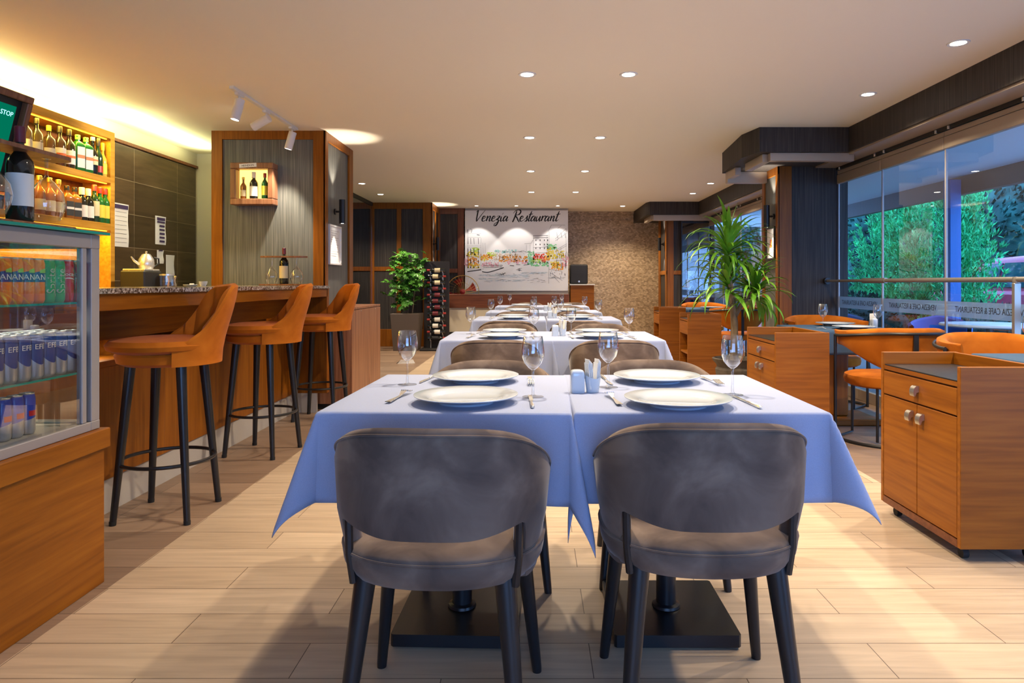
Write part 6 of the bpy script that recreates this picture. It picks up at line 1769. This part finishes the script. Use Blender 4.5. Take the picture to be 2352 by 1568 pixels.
def zl(mb, pts, w=1.6, s=False): stroke(mb, [Q(*p) for p in pts], w*K, smooth=s)
mb = MB()
# left palazzo
for x in (160, 300): zl(mb, [(x, 310 if x == 160 else 400), (x, 730)], 1.5)
for y in (350, 395, 480, 500, 595, 605, 690, 725): zl(mb, [(155, y+rr.uniform(-4, 4)), (300, y+rr.uniform(-3, 6))], 1.2)
for x in (160, 190, 225, 270):
    for y0, y1 in ((400, 465), (510, 580), (630, 670)): zl(mb, [(x, y0), (x+3, y1)], 7 if y0 > 450 else 4)
    zl(mb, [(x, 700), (x+2, 718)], 10)
zl(mb, [(160, 310), (160, 345)], 6); zl(mb, [(185, 305), (205, 310), (198, 345)], 5); zl(mb, [(255, 365), (285, 370)], 6)
for x in (320, 342): zl(mb, [(x, 450), (x+4, 560)], 1.6)
# far bank
for k in range(90): x = rr.uniform(330, 860); y = rr.uniform(560, 660); zl(mb, [(x, y), (x+rr.uniform(-8, 10), y+rr.uniform(3, 14))], rr.uniform(1.2, 3.5))
for k in range(26): x = rr.uniform(430, 800); zl(mb, [(x, 545+rr.uniform(-12, 12)), (x+rr.uniform(20, 50), 545+rr.uniform(-14, 14))], 1.3)
# mid right block
for x in (855, 1000): zl(mb, [(x, 380), (x, 690)], 2)
for y in (378, 400, 500, 560): zl(mb, [(850, y), (1010, y-6)], 4 if y < 401 else 2)
for x in (880, 925, 970, 1005):
    for y in (415, 460, 500, 590, 650): zl(mb, [(x, y), (x, y+16)], 8)
zl(mb, [(760, 460), (830, 455), (850, 420)], 2); zl(mb, [(780, 470), (780, 560)], 1.5); zl(mb, [(820, 465), (820, 560)], 1.5)
# right palazzi in steep perspective
for a, b in (((1010, 330), (1045, 262)), ((1045, 262), (1190, 262)), ((1085, 410), (1200, 300)), ((1085, 430), (1205, 350)), ((1085, 530), (1208, 460)), ((1088, 545), (1208, 480)), ((1090, 640), (1212, 630)), ((1020, 730), (1150, 750)), ((1020, 330), (1015, 880)), ((1100, 520), (1100, 740)), ((1145, 500), (1145, 740)), ((1200, 300), (1200, 700)), ((1045, 770), (1160, 850)), ((1060, 800), (1130, 870)), ((1110, 300), (1150, 270)), ((1120, 390), (1105, 430))): zl(mb, [a, b], 2)
for x in (1110, 1155, 1195):
    zl(mb, [(x, 620), (x, 570), (x+10, 545), (x+20, 570), (x+20, 620)], 3)
    zl(mb, [(x, 660), (x, 720)], 6); zl(mb, [(x-10, 340), (x, 400)], 3)
for k in range(16): x = rr.uniform(1030, 1190); y = rr.uniform(740, 800); zl(mb, [(x, y), (x+rr.uniform(-4, 6), y+rr.uniform(8, 26))], 3)
mb.build('ink_drawing', 'ink', t, smooth=False)['kind'] = 'stuff'
mb = MB()
zl(mb, [(155, 755), (230, 745), (302, 735)], 9, True); zl(mb, [(312, 755), (370, 762), (450, 742), (540, 712)], 9, True)
zl(mb, [(320, 740), (325, 690), (420, 690), (530, 690)], 2); zl(mb, [(330, 715), (520, 705)], 2)
for k in range(18): zl(mb, [(330+k*11, 715), (334+k*11, 665+rr.uniform(0, 20))], 2)
zl(mb, [(605, 690), (650, 694)], 6); zl(mb, [(670, 680), (715, 682)], 4); zl(mb, [(750, 686), (800, 680)], 4)
for x, y in ((520, 780), (700, 735)):
    for k in range(9): zl(mb, [(x+rr.uniform(-30, 20), y+rr.uniform(-20, 14)), (x+rr.uniform(-10, 40), y+rr.uniform(-20, 20))], 2.2)
for k in range(40): x = rr.uniform(260, 980); y = rr.uniform(770, 870); zl(mb, [(x, y), (x+rr.uniform(15, 45), y+rr.uniform(-4, 6))], 1.1)
mb.build('ink_water_marks', 'ink', t, smooth=False)['kind'] = 'stuff'
# hand lettered heading
GL = {
 'V': ([[(0.05, 1.75), (0.28, 2.1), (0.32, 1.6), (0.38, 0.6), (0.5, 0.0), (0.62, 0.25), (1.0, 1.2), (1.45, 2.15)]], 1.25),
 'e': ([[(0.0, 0.35), (0.3, 0.5), (0.5, 0.78), (0.36, 1.0), (0.12, 0.8), (0.06, 0.35), (0.2, 0.02), (0.48, 0.05), (0.8, 0.35)]], 0.72),
 'n': ([[(0.0, 0.8), (0.1, 1.0), (0.12, 0.5), (0.08, 0.0)], [(0.1, 0.2), (0.3, 0.8), (0.52, 1.0), (0.58, 0.7), (0.54, 0.2), (0.66, 0.0), (0.92, 0.35)]], 0.86),
 'z': ([[(0.02, 0.85), (0.25, 1.0), (0.52, 0.95), (0.35, 0.55), (0.12, 0.25), (0.35, 0.3), (0.48, -0.05), (0.3, -0.75), (0.0, -0.9), (-0.05, -0.6), (0.3, -0.2), (0.8, 0.3)]], 0.74),
 'i': ([[(0.06, 0.95), (0.05, 0.4), (0.1, 0.03), (0.25, 0.02), (0.5, 0.35)], [(0.12, 1.3), (0.22, 1.62)]], 0.46),
 'a': ([[(0.58, 0.85), (0.36, 1.0), (0.1, 0.75), (0.02, 0.3), (0.15, 0.0), (0.38, 0.25), (0.6, 0.9), (0.55, 0.3), (0.65, 0.0), (0.9, 0.35)]], 0.84),
 'R': ([[(0.42, 2.0), (0.36, 1.0), (0.22, 0.0), (0.1, -0.1)], [(-0.05, 1.5), (0.2, 2.0), (0.75, 2.2), (1.1, 1.85), (0.9, 1.3), (0.35, 1.1), (0.7, 0.7), (1.05, 0.1), (1.3, -0.2)]], 1.22),
 's': ([[(0.0, 0.2), (0.3, 0.7), (0.42, 1.05), (0.42, 0.65), (0.5, 0.3), (0.35, 0.0), (0.08, 0.05)], [(0.35, 0.02), (0.7, 0.35)]], 0.62),
 't': ([[(0.32, 1.95), (0.2, 1.0), (0.14, 0.25), (0.26, 0.0), (0.55, 0.35)], [(-0.05, 1.3), (0.35, 1.35), (0.62, 1.45)]], 0.52),
 'u': ([[(0.04, 0.95), (0.02, 0.4), (0.12, 0.0), (0.35, 0.25), (0.56, 0.95), (0.54, 0.3), (0.64, 0.0), (0.88, 0.35)]], 0.82),
 'r': ([[(0.0, 0.75), (0.12, 1.0), (0.12, 0.5), (0.06, 0.0)], [(0.1, 0.3), (0.28, 0.85), (0.5, 1.02), (0.58, 0.85)]], 0.6),
}
mb = MB(); pen = 0.0
H0 = 52.0
run = []
for ch in 'Venezia Restaurant':
    if ch == ' ': pen += 0.62; continue
    for s_ in GL[ch][0]: run.append([(pen + x + 0.22*z, z) for (x, z) in s_])
    pen += GL[ch][1]
sc_ = (1120-222)/(pen+0.1)
for s_ in run:
    stroke(mb, [Q(222 + x*sc_, 222 - z*sc_*0.84) for (x, z) in s_], 11.5*K, press=True)
mb.build('heading', 'ink', t, smooth=False)
